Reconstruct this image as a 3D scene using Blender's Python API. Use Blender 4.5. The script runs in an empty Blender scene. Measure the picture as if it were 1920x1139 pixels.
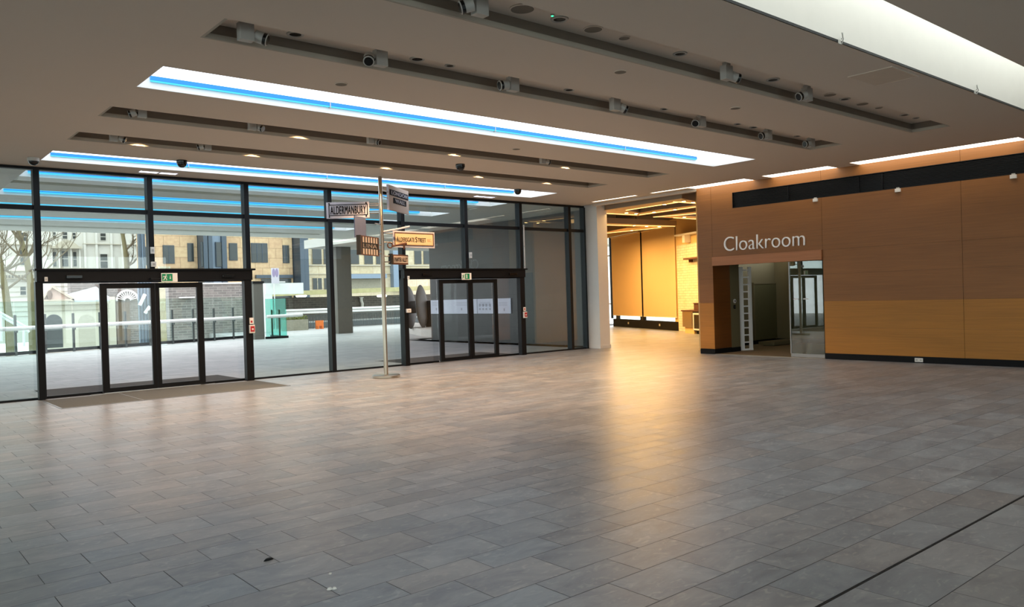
import bpy, bmesh, math, random
from mathutils import Vector, Matrix
random.seed(7)
sc = bpy.context.scene
COL = sc.collection
PI = math.pi

# ------------------------------------------------------------------ camera
W, H, F = 1920, 1139, 1491.56
YAW, PITCH, ROLL = math.radians(40.3315), math.radians(-0.5386), math.radians(-1.7087)
CAM = Vector((0, 0, 1.6))
fw = Vector((math.sin(YAW)*math.cos(PITCH), math.cos(YAW)*math.cos(PITCH), math.sin(PITCH)))
rt0 = Vector((math.cos(YAW), -math.sin(YAW), 0))
up0 = rt0.cross(fw)
RT = math.cos(ROLL)*rt0 + math.sin(ROLL)*up0
UP = -math.sin(ROLL)*rt0 + math.cos(ROLL)*up0
cd = bpy.data.cameras.new('camera'); cam = bpy.data.objects.new('camera', cd); COL.objects.link(cam)
cd.sensor_fit = 'HORIZONTAL'; cd.sensor_width = 36; cd.lens = 36*F/W; cd.clip_end = 500; cd.clip_start = .05
m = Matrix.Identity(4)
for i in range(3):
    m[i][0], m[i][1], m[i][2], m[i][3] = RT[i], UP[i], -fw[i], CAM[i]
cam.matrix_world = m
sc.camera = cam

def ray(x, y): return (x-W/2)/F*RT - (y-H/2)/F*UP + fw
def at(x, y, ax, v):
    """measured point of the place: where the sight line through a photo pixel meets the plane axis=v"""
    d = ray(x, y); return CAM + d*((v-CAM[ax])/d[ax])
def on_line(x, y, P, d):
    """same on the upright plane through P along the ground direction d: distance along d and height"""
    r = ray(x, y); n = Vector((d[1], -d[0], 0)); t = n.dot(Vector((P[0], P[1], 0))-Vector((CAM.x, CAM.y, 0)))/n.dot(r)
    q = CAM + r*t; return (q-Vector((P[0], P[1], 0))).dot(Vector((d[0], d[1], 0))), q.z

# ------------------------------------------------------------------ materials
MATS = {}
def nt(name):
    mm = bpy.data.materials.new(name); mm.use_nodes = True
    t = mm.node_tree; return mm, t, t.nodes['Principled BSDF']
def lin(c): return tuple(((v/255)/12.92 if v/255 <= .04045 else ((v/255+.055)/1.055)**2.4) for v in c)
def mat(name, rgb, rough=.5, metal=0., var=.08, scale=6., spec=.5, bump=0., stretch=None):
    """rgb is an sRGB 0-255 albedo, broken up by noise"""
    if name in MATS: return MATS[name]
    mm, t, b = nt(name); c = lin(rgb)
    tc = t.nodes.new('ShaderNodeTexCoord'); mp = t.nodes.new('ShaderNodeMapping')
    if stretch: mp.inputs['Scale'].default_value = stretch
    no = t.nodes.new('ShaderNodeTexNoise'); no.inputs['Scale'].default_value = scale; no.inputs['Detail'].default_value = 5
    mx = t.nodes.new('ShaderNodeMix'); mx.data_type = 'RGBA'
    mx.inputs[6].default_value = (*[v*(1-var) for v in c], 1); mx.inputs[7].default_value = (*[min(1, v*(1+var)) for v in c], 1)
    L = t.links.new
    L(tc.outputs['Object'], mp.inputs[0]); L(mp.outputs[0], no.inputs['Vector']); L(no.outputs['Fac'], mx.inputs[0]); L(mx.outputs[2], b.inputs['Base Color'])
    b.inputs['Roughness'].default_value = rough; b.inputs['Metallic'].default_value = metal; b.inputs['Specular IOR Level'].default_value = spec
    if bump:
        bp = t.nodes.new('ShaderNodeBump'); bp.inputs['Strength'].default_value = bump; bp.inputs['Distance'].default_value = .01
        L(no.outputs['Fac'], bp.inputs['Height']); L(bp.outputs[0], b.inputs['Normal'])
    MATS[name] = mm; return mm
def emit(name, rgb, s):
    if name in MATS: return MATS[name]
    mm, t, b = nt(name); c = lin(rgb)
    b.inputs['Base Color'].default_value = (*[v*.25 for v in c], 1); b.inputs['Emission Color'].default_value = (*c, 1); b.inputs['Emission Strength'].default_value = s
    MATS[name] = mm; return mm
def glass(name, tint, refl=1.0, rough=0.):
    mm = bpy.data.materials.new(name); mm.use_nodes = True; t = mm.node_tree; t.nodes.clear(); L = t.links.new
    o = t.nodes.new('ShaderNodeOutputMaterial'); mx = t.nodes.new('ShaderNodeMixShader')
    tr = t.nodes.new('ShaderNodeBsdfTransparent'); gl = t.nodes.new('ShaderNodeBsdfGlossy'); gl.inputs['Roughness'].default_value = rough
    tr.inputs[0].default_value = (*tint, 1); gl.inputs[0].default_value = (1, 1, 1, 1)
    lw = t.nodes.new('ShaderNodeLayerWeight'); lw.inputs[0].default_value = .5
    p = t.nodes.new('ShaderNodeMath'); p.operation = 'POWER'; p.inputs[1].default_value = 5
    a = t.nodes.new('ShaderNodeMath'); a.operation = 'MULTIPLY_ADD'; a.inputs[1].default_value = .96*refl; a.inputs[2].default_value = .045*refl
    L(lw.outputs['Facing'], p.inputs[0]); L(p.outputs[0], a.inputs[0]); L(a.outputs[0], mx.inputs[0])
    L(tr.outputs[0], mx.inputs[1]); L(gl.outputs[0], mx.inputs[2]); L(mx.outputs[0], o.inputs[0])
    MATS[name] = mm; return mm

def brickmat(name, c1, c2, mortar, bw, bh, rough=.8, ms=.02, plane='XZ', bias=0.):
    if name in MATS: return MATS[name]
    mm, t, b = nt(name); L = t.links.new
    tc = t.nodes.new('ShaderNodeTexCoord'); sx = t.nodes.new('ShaderNodeSeparateXYZ'); cx = t.nodes.new('ShaderNodeCombineXYZ')
    L(tc.outputs['Object'], sx.inputs[0]); L(sx.outputs[plane[0]], cx.inputs[0]); L(sx.outputs[plane[1]], cx.inputs[1])
    br = t.nodes.new('ShaderNodeTexBrick'); L(cx.outputs[0], br.inputs['Vector'])
    br.inputs['Color1'].default_value = (*lin(c1), 1); br.inputs['Color2'].default_value = (*lin(c2), 1); br.inputs['Mortar'].default_value = (*lin(mortar), 1)
    br.inputs['Scale'].default_value = 1; br.inputs['Mortar Size'].default_value = ms; br.inputs['Brick Width'].default_value = bw; br.inputs['Row Height'].default_value = bh
    br.inputs['Bias'].default_value = bias
    no = t.nodes.new('ShaderNodeTexNoise'); no.inputs['Scale'].default_value = 3; no.inputs['Detail'].default_value = 6; L(tc.outputs['Object'], no.inputs['Vector'])
    mx = t.nodes.new('ShaderNodeMix'); mx.data_type = 'RGBA'; mx.blend_type = 'OVERLAY'; mx.inputs[0].default_value = .35
    L(br.outputs['Color'], mx.inputs[6]); L(no.outputs['Fac'], mx.inputs[7]); L(mx.outputs[2], b.inputs['Base Color'])
    b.inputs['Roughness'].default_value = rough
    MATS[name] = mm; return mm

def woodmat(name, rgb, plane='Y', rough=.42, var=.2):
    """veneer with level grain"""
    mm, t, b = nt(name); c = lin(rgb); L = t.links.new
    tc = t.nodes.new('ShaderNodeTexCoord'); mp = t.nodes.new('ShaderNodeMapping'); mp.inputs['Scale'].default_value = (.7, .7, 26)
    no = t.nodes.new('ShaderNodeTexNoise'); no.inputs['Scale'].default_value = 1.6; no.inputs['Detail'].default_value = 7; no.inputs['Roughness'].default_value = .65
    mp2 = t.nodes.new('ShaderNodeMapping'); mp2.inputs['Scale'].default_value = (.5, .5, 2.5)
    n2 = t.nodes.new('ShaderNodeTexNoise'); n2.inputs['Scale'].default_value = 1.; n2.inputs['Detail'].default_value = 2
    ad = t.nodes.new('ShaderNodeMath'); ad.operation = 'MULTIPLY_ADD'; ad.inputs[1].default_value = .6
    L(tc.outputs['Object'], mp.inputs[0]); L(mp.outputs[0], no.inputs['Vector']); L(tc.outputs['Object'], mp2.inputs[0]); L(mp2.outputs[0], n2.inputs['Vector'])
    h = t.nodes.new('ShaderNodeMath'); h.operation = 'MULTIPLY'; h.inputs[1].default_value = .4; L(n2.outputs['Fac'], h.inputs[0])
    L(no.outputs['Fac'], ad.inputs[0]); L(h.outputs[0], ad.inputs[2])
    rp = t.nodes.new('ShaderNodeValToRGB'); rp.color_ramp.elements[0].position = .3; rp.color_ramp.elements[1].position = .7
    rp.color_ramp.elements[0].color = (*[v*(1-var) for v in c], 1); rp.color_ramp.elements[1].color = (*[v*(1+var) for v in c], 1)
    L(ad.outputs[0], rp.inputs[0]); L(rp.outputs[0], b.inputs['Base Color'])
    b.inputs['Roughness'].default_value = rough; b.inputs['Specular IOR Level'].default_value = .35
    MATS[name] = mm; return mm

def slatemat():
    mm, t, b = nt('slate'); L = t.links.new
    at_ = t.nodes.new('ShaderNodeAttribute'); at_.attribute_name = 'tile'
    tc = t.nodes.new('ShaderNodeTexCoord')
    mp = t.nodes.new('ShaderNodeMapping'); mp.inputs['Scale'].default_value = (1, 1.9, 1); L(tc.outputs['Object'], mp.inputs[0])
    # each tile shifts its own figure
    vm = t.nodes.new('ShaderNodeVectorMath'); vm.operation = 'MULTIPLY_ADD'; vm.inputs[1].default_value = (40, 23, 11)
    L(at_.outputs['Color'], vm.inputs[0]); L(mp.outputs[0], vm.inputs[2])
    n1 = t.nodes.new('ShaderNodeTexNoise'); n1.inputs['Scale'].default_value = 2.2; n1.inputs['Detail'].default_value = 8; n1.inputs['Roughness'].default_value = .62; n1.inputs['Distortion'].default_value = .8
    n2 = t.nodes.new('ShaderNodeTexNoise'); n2.inputs['Scale'].default_value = 9; n2.inputs['Detail'].default_value = 6; n2.inputs['Distortion'].default_value = 1.4
    L(vm.outputs[0], n1.inputs['Vector']); L(vm.outputs[0], n2.inputs['Vector'])
    rp = t.nodes.new('ShaderNodeValToRGB'); e = rp.color_ramp.elements
    e[0].position = .25; e[0].color = (*lin((108, 112, 118)), 1); e[1].position = .74; e[1].color = (*lin((162, 162, 161)), 1)
    L(n1.outputs['Fac'], rp.inputs[0])
    # pale cleft marks
    r2 = t.nodes.new('ShaderNodeValToRGB'); e = r2.color_ramp.elements; e[0].position = .56; e[0].color = (0, 0, 0, 1); e[1].position = .70; e[1].color = (.42, .42, .42, 1)
    L(n2.outputs['Fac'], r2.inputs[0])
    mx = t.nodes.new('ShaderNodeMix'); mx.data_type = 'RGBA'; mx.inputs[7].default_value = (*lin((182, 180, 172)), 1)
    L(r2.outputs[0], mx.inputs[0]); L(rp.outputs[0], mx.inputs[6])
    # per tile value
    sp = t.nodes.new('ShaderNodeSeparateColor'); L(at_.outputs['Color'], sp.inputs[0])
    mr = t.nodes.new('ShaderNodeMapRange'); mr.inputs['To Min'].default_value = .87; mr.inputs['To Max'].default_value = 1.13; L(sp.outputs[0], mr.inputs['Value'])
    m2 = t.nodes.new('ShaderNodeMix'); m2.data_type = 'RGBA'; m2.blend_type = 'MULTIPLY'; m2.inputs[0].default_value = 1
    tn = t.nodes.new('ShaderNodeMix'); tn.data_type = 'RGBA'; tn.inputs[6].default_value = (.93, 1.0, 1.08, 1); tn.inputs[7].default_value = (1.03, .985, .985, 1); L(sp.outputs[1], tn.inputs[0])
    m3 = t.nodes.new('ShaderNodeMix'); m3.data_type = 'RGBA'; m3.blend_type = 'MULTIPLY'; m3.inputs[0].default_value = 1; L(mx.outputs[2], m3.inputs[6]); L(tn.outputs[2], m3.inputs[7])
    L(m3.outputs[2], m2.inputs[6]); L(mr.outputs[0], m2.inputs[7]); L(m2.outputs[2], b.inputs['Base Color'])
    rr = t.nodes.new('ShaderNodeMapRange'); rr.inputs['To Min'].default_value = .24; rr.inputs['To Max'].default_value = .46; L(n1.outputs['Fac'], rr.inputs['Value']); L(rr.outputs[0], b.inputs['Roughness'])
    bp = t.nodes.new('ShaderNodeBump'); bp.inputs['Strength'].default_value = .06; bp.inputs['Distance'].default_value = .006
    L(n2.outputs['Fac'], bp.inputs['Height']); L(bp.outputs[0], b.inputs['Normal'])
    b.inputs['Specular IOR Level'].default_value = .5
    MATS['slate'] = mm; return mm

slatemat()
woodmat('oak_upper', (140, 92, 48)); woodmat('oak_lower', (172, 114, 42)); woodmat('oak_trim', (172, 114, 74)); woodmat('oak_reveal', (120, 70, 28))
glass('glass_window', (.90, .95, .935)); glass('glass_door', (.97, .97, .97)); glass('glass_teal', (.86, .95, .93), .8); glass('glass_corner', (.62, .88, .84), .8); glass('glass_cloak', (.72, .82, .78), 2.2)
mat('black_frame', (16, 19, 23), .5, var=.15, spec=.25); mat('black_header', (11, 11, 13), .5, spec=.2)
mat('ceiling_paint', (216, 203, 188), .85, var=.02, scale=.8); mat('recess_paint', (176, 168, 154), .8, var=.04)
mat('recess_shade', (128, 116, 104), .85); mat('letter_white', (250, 249, 246), .5, var=.01); mat('white_paint', (225, 222, 216), .6, var=.03); mat('grey_soffit', (238, 240, 234), .7, var=.04, scale=.6)
mat('grout', (92, 93, 94), .9); mat('black_plinth', (9, 9, 10), .6, spec=.2)
mat('steel', (176, 166, 150), .28, 1.0, var=.05, stretch=(1, 1, 12)); mat('dull_steel', (150, 148, 145), .4, .9)
mat('lamp_grey', (178, 176, 170), .5, .1); mat('lens_black', (12, 12, 13), .2)
emit('diffuser', (232, 242, 255), 2.4); emit('led_blue', (0, 122, 214), .95); emit('led_cyan', (60, 190, 235), 1.0)
emit('wash_white', (255, 244, 226), 3.2); emit('trough_white', (226, 234, 232), 3.2); emit('lamp_warm', (255, 214, 140), 14.); emit('lamp_cool', (255, 250, 240), 10.); emit('lamp_soft', (255, 214, 150), 1.1); emit('strip_warm', (255, 206, 124), 2.2); emit('led_green', (40, 220, 130), 3.)
emit('panel_glow', (235, 236, 255), 1.6)

# ------------------------------------------------------------------ mesh helpers
ORG = {}
class MB:
    def __init__(s): s.v = []; s.f = []; s.m = []
    def add(s, vs, fs, mi=0):
        o = len(s.v); s.v += [tuple(v) for v in vs]; s.f += [tuple(i+o for i in f) for f in fs]; s.m += [mi]*len(fs); return s
    def box(s, x0, x1, y0, y1, z0, z1, mi=0):
        x0, x1 = sorted((x0, x1)); y0, y1 = sorted((y0, y1)); z0, z1 = sorted((z0, z1))
        return s.add([(x0,y0,z0),(x1,y0,z0),(x1,y1,z0),(x0,y1,z0),(x0,y0,z1),(x1,y0,z1),(x1,y1,z1),(x0,y1,z1)],
                     [(0,3,2,1),(4,5,6,7),(0,1,5,4),(1,2,6,5),(2,3,7,6),(3,0,4,7)], mi)
    def slab(s, P, d, s0, s1, z0, z1, t0, t1, mi=0):
        """box on the upright plane through P along ground direction d, t measured behind it"""
        d = Vector((d[0], d[1], 0)).normalized(); n = Vector((-d.y, d.x, 0)); P = Vector((P[0], P[1], 0))
        q = lambda a, t, z: P + d*a + n*t + Vector((0, 0, z))
        return s.add([q(s0,t0,z0),q(s1,t0,z0),q(s1,t1,z0),q(s0,t1,z0),q(s0,t0,z1),q(s1,t0,z1),q(s1,t1,z1),q(s0,t1,z1)],
                     [(0,3,2,1),(4,5,6,7),(0,1,5,4),(1,2,6,5),(2,3,7,6),(3,0,4,7)], mi)
    def prism(s, pts, vec, mi=0):
        vec = Vector(vec); n = len(pts); P = [Vector(p) for p in pts]
        return s.add(P + [p+vec for p in P], [tuple(range(n))[::-1], tuple(range(n, 2*n))] + [(i, (i+1)%n, n+(i+1)%n, n+i) for i in range(n)], mi)
    def tube(s, path, r, n=10, mi=0, cap=True):
        P = [Vector(p) for p in path]; R = r if isinstance(r, (list, tuple)) else [r]*len(P); vs = []; fs = []
        for i, p in enumerate(P):
            t = (P[min(i+1, len(P)-1)] - P[max(i-1, 0)]).normalized()
            a = t.cross(Vector((0, 0, 1)) if abs(t.z) < .9 else Vector((1, 0, 0))).normalized(); b = t.cross(a)
            vs += [p + R[i]*(math.cos(2*PI*k/n)*a + math.sin(2*PI*k/n)*b) for k in range(n)]
        for i in range(len(P)-1):
            for k in range(n): fs.append((i*n+k, i*n+(k+1)%n, (i+1)*n+(k+1)%n, (i+1)*n+k))
        if cap: fs += [tuple(range(n))[::-1], tuple(range((len(P)-1)*n, len(P)*n))]
        return s.add(vs, fs, mi)
    def lathe(s, prof, c=(0, 0, 0), n=24, mi=0):
        vs = []; fs = []; c = Vector(c)
        for r, z in prof: vs += [c + Vector((r*math.cos(2*PI*k/n), r*math.sin(2*PI*k/n), z)) for k in range(n)]
        for i in range(len(prof)-1):
            for k in range(n): fs.append((i*n+k, i*n+(k+1)%n, (i+1)*n+(k+1)%n, (i+1)*n+k))
        fs += [tuple(range(n))[::-1], tuple(range((len(prof)-1)*n, len(prof)*n))]
        return s.add(vs, fs, mi)
    def build(s, name, mats, parent=None, bevel=0., smooth=False, local=False):
        if isinstance(mats, str): mats = [mats]
        o0 = Vector((0, 0, 0)) if local or parent is None else ORG.get(parent.name, Vector((0, 0, 0)))
        me = bpy.data.meshes.new(name); me.from_pydata([tuple(Vector(v)-o0) for v in s.v], [], s.f)
        for i, mi in enumerate(s.m): me.polygons[i].material_index = mi
        bm = bmesh.new(); bm.from_mesh(me); bmesh.ops.recalc_face_normals(bm, faces=bm.faces)
        if bevel: bmesh.ops.bevel(bm, geom=[e for e in bm.edges if len(e.link_faces) == 2 and e.calc_face_angle(0) > .6], offset=bevel, segments=2, affect='EDGES', profile=.7, clamp_overlap=True)
        bm.to_mesh(me); bm.free()
        for k in mats: me.materials.append(MATS[k])
        if smooth:
            me.shade_smooth()
            try: me.set_sharp_from_angle(angle=.6)
            except Exception: pass
        o = bpy.data.objects.new(name, me); COL.objects.link(o)
        if parent: o.parent = parent; ORG[o.name] = o0
        return o

def tag(o, label, cat, group=None, kind=None):
    o['label'] = label; o['category'] = cat
    if group: o['group'] = group
    if kind: o['kind'] = kind
    return o
def thing(name, loc, label, cat, group=None, kind=None, rz=0., rot=None):
    o = bpy.data.objects.new(name, None); COL.objects.link(o); o.location = loc; o.empty_display_size = .1
    o.rotation_euler = rot if rot else (0, 0, rz); ORG[o.name] = Vector(loc)
    return tag(o, label, cat, group, kind)
def copy_tree(o, parent=None):
    c = o.copy(); COL.objects.link(c)
    if parent: c.parent = parent
    for ch in list(o.children): copy_tree(ch, c)
    return c
def S(o, label, cat): return tag(o, label, cat, kind='structure')

def text(name, body, c, right, w, h, depth, mname, parent=None, bold=0.):
    """raised lettering: bounding box w x h centred on c, reading along `right`"""
    cu = bpy.data.curves.new(name, 'FONT'); cu.body = body; cu.extrude = .5*depth; cu.resolution_u = 8; cu.offset = min(0, bold); cu.space_character = 1.12 if bold > 0 else 1.
    ob = bpy.data.objects.new(name, cu); COL.objects.link(ob)
    bpy.context.view_layer.update(); dg = bpy.context.evaluated_depsgraph_get()
    me = bpy.data.meshes.new_from_object(ob.evaluated_get(dg)); bpy.data.objects.remove(ob); bpy.data.curves.remove(cu)
    if bold > 0:   # heavier strokes
        vv = [v.co.copy() for v in me.vertices]; ff = [tuple(p_.vertices) for p_ in me.polygons]; n0 = len(vv); V, Fc = [], []
        for k, sh in enumerate((-bold, 0, bold)): V += [v+Vector((sh, 0, 0)) for v in vv]; Fc += [tuple(i+k*n0 for i in f) for f in ff]
        m2 = bpy.data.meshes.new(name); m2.from_pydata(V, [], Fc); me = m2
    xs = [v.co.x for v in me.vertices]; ys = [v.co.y for v in me.vertices]
    cx, cy = (min(xs)+max(xs))/2, (min(ys)+max(ys))/2; sx, sy = w/(max(xs)-min(xs)), h/(max(ys)-min(ys))
    R = Vector(right).normalized(); U = Vector((0, 0, 1)); N = R.cross(U); c = Vector(c)
    o0 = ORG.get(parent.name, Vector((0, 0, 0))) if parent else Vector((0, 0, 0))
    for v in me.vertices: v.co = c - o0 + R*((v.co.x-cx)*sx) + U*((v.co.y-cy)*sy) + N*v.co.z
    me.materials.clear(); me.materials.append(MATS[mname])
    o = bpy.data.objects.new(name, me); COL.objects.link(o)
    if parent: o.parent = parent; ORG[o.name] = o0
    return o

CZ, GY, WX = 4.17, 16.4, 16.65        # ceiling height, glass wall, oak wall

# ------------------------------------------------------------------ floor
def floor():
    vs, fs, cols = [], [], []
    mb = MB()
    y = 2.07; rows = []
    known = [2.07, 2.40, 2.66, 3.02, 3.30, 3.66, 3.92, 4.30, 4.69, 5.05, 5.32, 5.54, 5.81, 6.18, 6.45, 6.60, 6.92, 7.30]
    rows = [(a, b) for a, b in zip(known, known[1:])]
    y = known[-1]
    while y < 26.6: b = y+random.choice((.22, .27, .32, .37)); rows.append((y, b)); y = b
    y = 2.055
    while y > -5: a = y-random.choice((.27, .32, .37)); rows.append((a, y)); y = a
    rows.sort()
    k0 = rows.index((4.69, 5.05))
    for ri, (y0, y1) in enumerate(rows):
        x = .88 - 12*.58 + (.29 if (ri-k0) % 2 else 0)
        while x < 30:
            x1 = x + .58
            cx, cy = (x+x1)/2, (y0+y1)/2
            hall = cy < 16.36 and x < 16.9
            if hall or (cx > 17.0 and cy > 12.9):
                g = .0021; xe = x1
                yy = min(y1, 16.4) if x < 16.9 else y1
                mb.add([(x+g, y0+g, .0), (xe-g, y0+g, 0), (xe-g, yy-g, 0), (x+g, yy-g, 0)], [(0, 1, 2, 3)], 0)
                cols.append((random.random(), random.random(), random.random(), 1))
            x = x1
    n = len(mb.f)
    mb.box(-8, 30, -6, 16.4, -.2, -.004, 1); mb.box(17.2, 31, 16.4, 29, -.2, -.004, 1)
    o = mb.build('floor', ['slate', 'grout'])
    me = o.data; ca = me.color_attributes.new('tile', 'FLOAT_COLOR', 'CORNER')
    # recalc keeps the face order, so tile i is face i
    for p in me.polygons:
        c = cols[p.index] if p.index < n else (.5, .5, .5, 1)
        for li in p.loop_indices: ca.data[li].color = c
    S(o, 'grey slate tiled floor of the hall', 'floor')
floor()
S(MB().box(-6, 30, 2.053, 2.062, -.003, .0015).build('trim_1', 'black_plinth'), 'dark movement joint running across the slate floor', 'floor joint')

# terrace outside
brickmat('terrace_paving', (174, 173, 172), (160, 161, 161), (142, 142, 142), 1.2, .6, .55, .012, 'XY')
mb = MB()
mb.prism([(-12, 16.42, -.3), (17.45, 16.42, -.3), (17.45, 26, -.3), (30, 30, -.3), (30, 47, -.3), (16.2, 47, -.3), (14.5, 36.4, -.3), (-12, 27.4, -.3)], (0, 0, .3))
S(mb.build('ground_terrace', 'terrace_paving'), 'pale grey paved terrace outside the glass wall', 'terrace')
mat('street_grey', (170, 168, 165), .9)
S(MB().box(-60, 140, 28, 180, -7.3, -7).build('ground_street', 'street_grey'), 'grey street level below the terrace', 'street')

# ------------------------------------------------------------------ ceiling with recesses
X0, X1 = 2.73, 14.0
TR = [(5.25, 5.88), (7.08, 7.72), (11.0, 11.65), (12.83, 13.5)]
LS = [(8.87, 9.88), (14.57, 15.6)]
TROUGH = (3.27, 4.14)
mb = MB(); ZT = 4.9
mb.box(-8, X0, -6, 16.46, CZ, ZT); mb.box(X1, 16.2, -6, 16.46, CZ, ZT)
bands = sorted(TR+LS+[TROUGH]); y = -6.
for a, b in bands: mb.box(X0, X1, y, a, CZ, ZT); y = b
mb.box(X0, X1, y, 16.46, CZ, ZT)
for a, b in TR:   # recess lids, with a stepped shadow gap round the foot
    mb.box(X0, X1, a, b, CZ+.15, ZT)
    mb.box(X0, X1, b-.012, b, CZ+.05, CZ+.15, 2); mb.box(X0, X1, a, a+.012, CZ+.05, CZ+.15, 2); mb.box(X0, X0+.012, a+.012, b-.012, CZ+.05, CZ+.15, 2); mb.box(X1-.012, X1, a+.012, b-.012, CZ+.05, CZ+.15, 2)  # inner walls coloured darker to stand for the shade inside the recess
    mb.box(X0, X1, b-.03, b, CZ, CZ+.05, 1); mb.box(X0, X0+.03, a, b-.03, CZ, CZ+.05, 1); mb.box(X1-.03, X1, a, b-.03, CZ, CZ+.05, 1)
for a, b in LS: mb.box(X0, X1, a, b, CZ+.2, ZT)
mb.box(X0, X1, TROUGH[0]-.01, TROUGH[1]+.01, CZ+1.3, CZ+1.5)
# wash slots above the oak wall: solid bridges between them
WS = [(13.92, 15.52), (10.6, 13.42), (8.55, 10.14), (4.95, 8.07), (1.5, 4.5)]
y = 16.46
for a, b in WS: mb.box(16.2, 16.66, b, y, CZ, ZT); y = a
mb.box(16.2, 16.66, -6, y, CZ, ZT)
mb.box(16.2, 17.4, -6, 16.46, CZ+.42, ZT); mb.box(16.325, 16.66, 12.29, 13.419, CZ, CZ+.41); mb.box(16.325, 16.66, 13.921, 15.519, CZ, CZ+.41)
S(mb.build('ceiling', ['ceiling_paint', 'recess_paint', 'recess_shade']), 'grey plaster ceiling with long recesses', 'ceiling')

# trough light well
t = thing('ceiling_light', ((X0+X1)/2, sum(TROUGH)/2, CZ), 'large deep white light trough at the top right corner', 'ceiling light')
mb = MB(); a, b = TROUGH
mb.box(X0, X1, b-.01, b, CZ+.012, CZ+1.29); mb.box(X0, X1, a, a+.01, CZ+.012, CZ+1.29); mb.box(X0, X0+.01, a+.01, b-.01, CZ+.012, CZ+1.29); mb.box(X1-.01, X1, a+.01, b-.01, CZ+.012, CZ+1.29)
mb.build('liner', 'white_paint', t)
MB().box(X0+.01, X1-.01, a+.01, b-.01, CZ+1.26, CZ+1.28).build('diffuser', 'trough_white', t)
MB().box(X0, X1, b-.020, b-.012, CZ-.004, CZ+.022).build('edge_strip', 'black_frame', t)
for i, (px, py) in enumerate(((1583, 76), (1843, 170))):
    p = at(px, py, 2, CZ)
    t = thing('hanging_hook', (p.x, 4.11, CZ+.02), ('clear hook on the edge of the light trough, nearer the middle of the trough', 'clear hook on the edge of the light trough, nearer the oak wall')[i], 'hook', 'clear hooks on the light trough')
    MB().tube([(p.x, 4.115, CZ-.02), (p.x, 4.09, CZ-.03), (p.x, 4.07, CZ+.02), (p.x+.01, 4.09, CZ+.09), (p.x+.04, 4.10, CZ+.10), (p.x+.05, 4.10, CZ+.05), (p.x+.02, 4.10, CZ+.03)], .007, 6).build('wire', 'lamp_grey', t, smooth=True)
    MB().box(p.x-.02, p.x+.02, 4.107, 4.118, CZ-.02, CZ+.02).build('back_plate', 'lamp_grey', t)

# two blue edged light panels, each a thing
for i, (a, b) in enumerate(LS):
    t = thing('ceiling_light', ((X0+X1)/2, (a+b)/2, CZ), ('long white light panel with blue strip in the middle of the ceiling', 'long white light panel with blue strip just inside the glass wall')[i], 'ceiling light', 'white light panels with blue strips')
    MB().box(X0+.004, X1-.004, a+.004, b-.004, CZ+.15, CZ+.19).build('diffuser', 'diffuser', t)
    mb = MB(); mb.box(X0, X1, b-.012, b-.002, CZ+.002, CZ+.148); mb.box(X0, X1, a+.002, a+.012, CZ+.002, CZ+.148); mb.box(X0+.002, X0+.012, a+.012, b-.012, CZ+.002, CZ+.148); mb.box(X1-.012, X1-.002, a+.012, b-.012, CZ+.002, CZ+.148)
    mb.build('liner', 'white_paint', t)
    s = MB().box(X0+.16, X1-.62, b-.05, b-.014, CZ+.095, CZ+.146).build('led_strip', 'led_blue', t); s['label'] = 'blue light strip'
    MB().box(X0+.16, X1-.62, b-.045, b-.014, CZ+.083, CZ+.094).build('led_edge', 'led_cyan', t)
    for xx in (5.2, 8.1, 11.2): MB().box(xx, xx+.012, b-.056, b-.012, CZ+.07, CZ+.149).build('joint_clip', 'lamp_grey', t)

# wash lights over the oak wall
names = ['slim white wash light over the cafe opening nearest the white pillar', 'slim white wash light over the corner of the oak wall', 'slim white wash light over the oak wall beyond the Cloakroom sign', 'slim white wash light over the oak wall, longest of its row', 'slim white wash light over the oak wall at the frame edge']
for (a, b), nm in zip(WS, names):
    t = thing('ceiling_wash_light', (16.48, (a+b)/2, CZ+.2), nm, 'ceiling light', 'wash lights over the oak wall')
    mb = MB()
    if a < 12.28: mb.box(16.205, 16.645, a+.005, min(b-.005, 12.28), CZ+.006, CZ+.03)
    if b > 12.28: mb.box(16.205, 16.32, max(a+.005, 12.281), b-.005, CZ+.012, CZ+.03)
    mb.build('diffuser', 'wash_white', t)
    MB().box(16.205, 16.645, a+.005, b-.005, CZ+.031, CZ+.06).build('housing', 'lamp_grey', t)

# ------------------------------------------------------------------ walls out of view that close the hall
# (glazed as the front is: this is where the daylight behind the camera comes from)
mb = MB(); mb.box(-8.2, -8, -6, 16.6, 3.9, ZT); mb.box(-8.2, -8, -6, 16.6, 0, .12)
S(mb.build('wall_left', 'ceiling_paint'), 'grey painted upstand and header of the side wall', 'wall')
mb = MB(); mb.box(-8.2, 17, -6.2, -6, 3.9, ZT); mb.box(-8.2, 17, -6.2, -6, 0, .12); mb.box(12, 17, -6.2, -6, .12, 3.9)
S(mb.build('wall_back', 'ceiling_paint'), 'grey painted upstand and header of the rear wall', 'wall')
w = thing('window_11', (-8.1, 5, 0), 'glazed side wall of the hall', 'window', kind='structure')
MB().box(-8.106, -8.094, -5.9, 16.5, .12, 3.9).build('glass', 'glass_window', w)
for k in range(12): MB().box(-8.18, -8.02, -5.95+k*2.03, -5.85+k*2.03, .12, 3.9).build('mullion', 'black_frame', w)
w = thing('window_12', (2, -6.1, 0), 'glazed rear wall of the hall', 'window', kind='structure')
MB().box(-7.9, 11.95, -6.106, -6.094, .12, 3.9).build('glass', 'glass_window', w)
for k in range(10): MB().box(-7.95+k*2.2, -7.85+k*2.2, -6.18, -6.02, .12, 3.9).build('mullion', 'black_frame', w)
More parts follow.
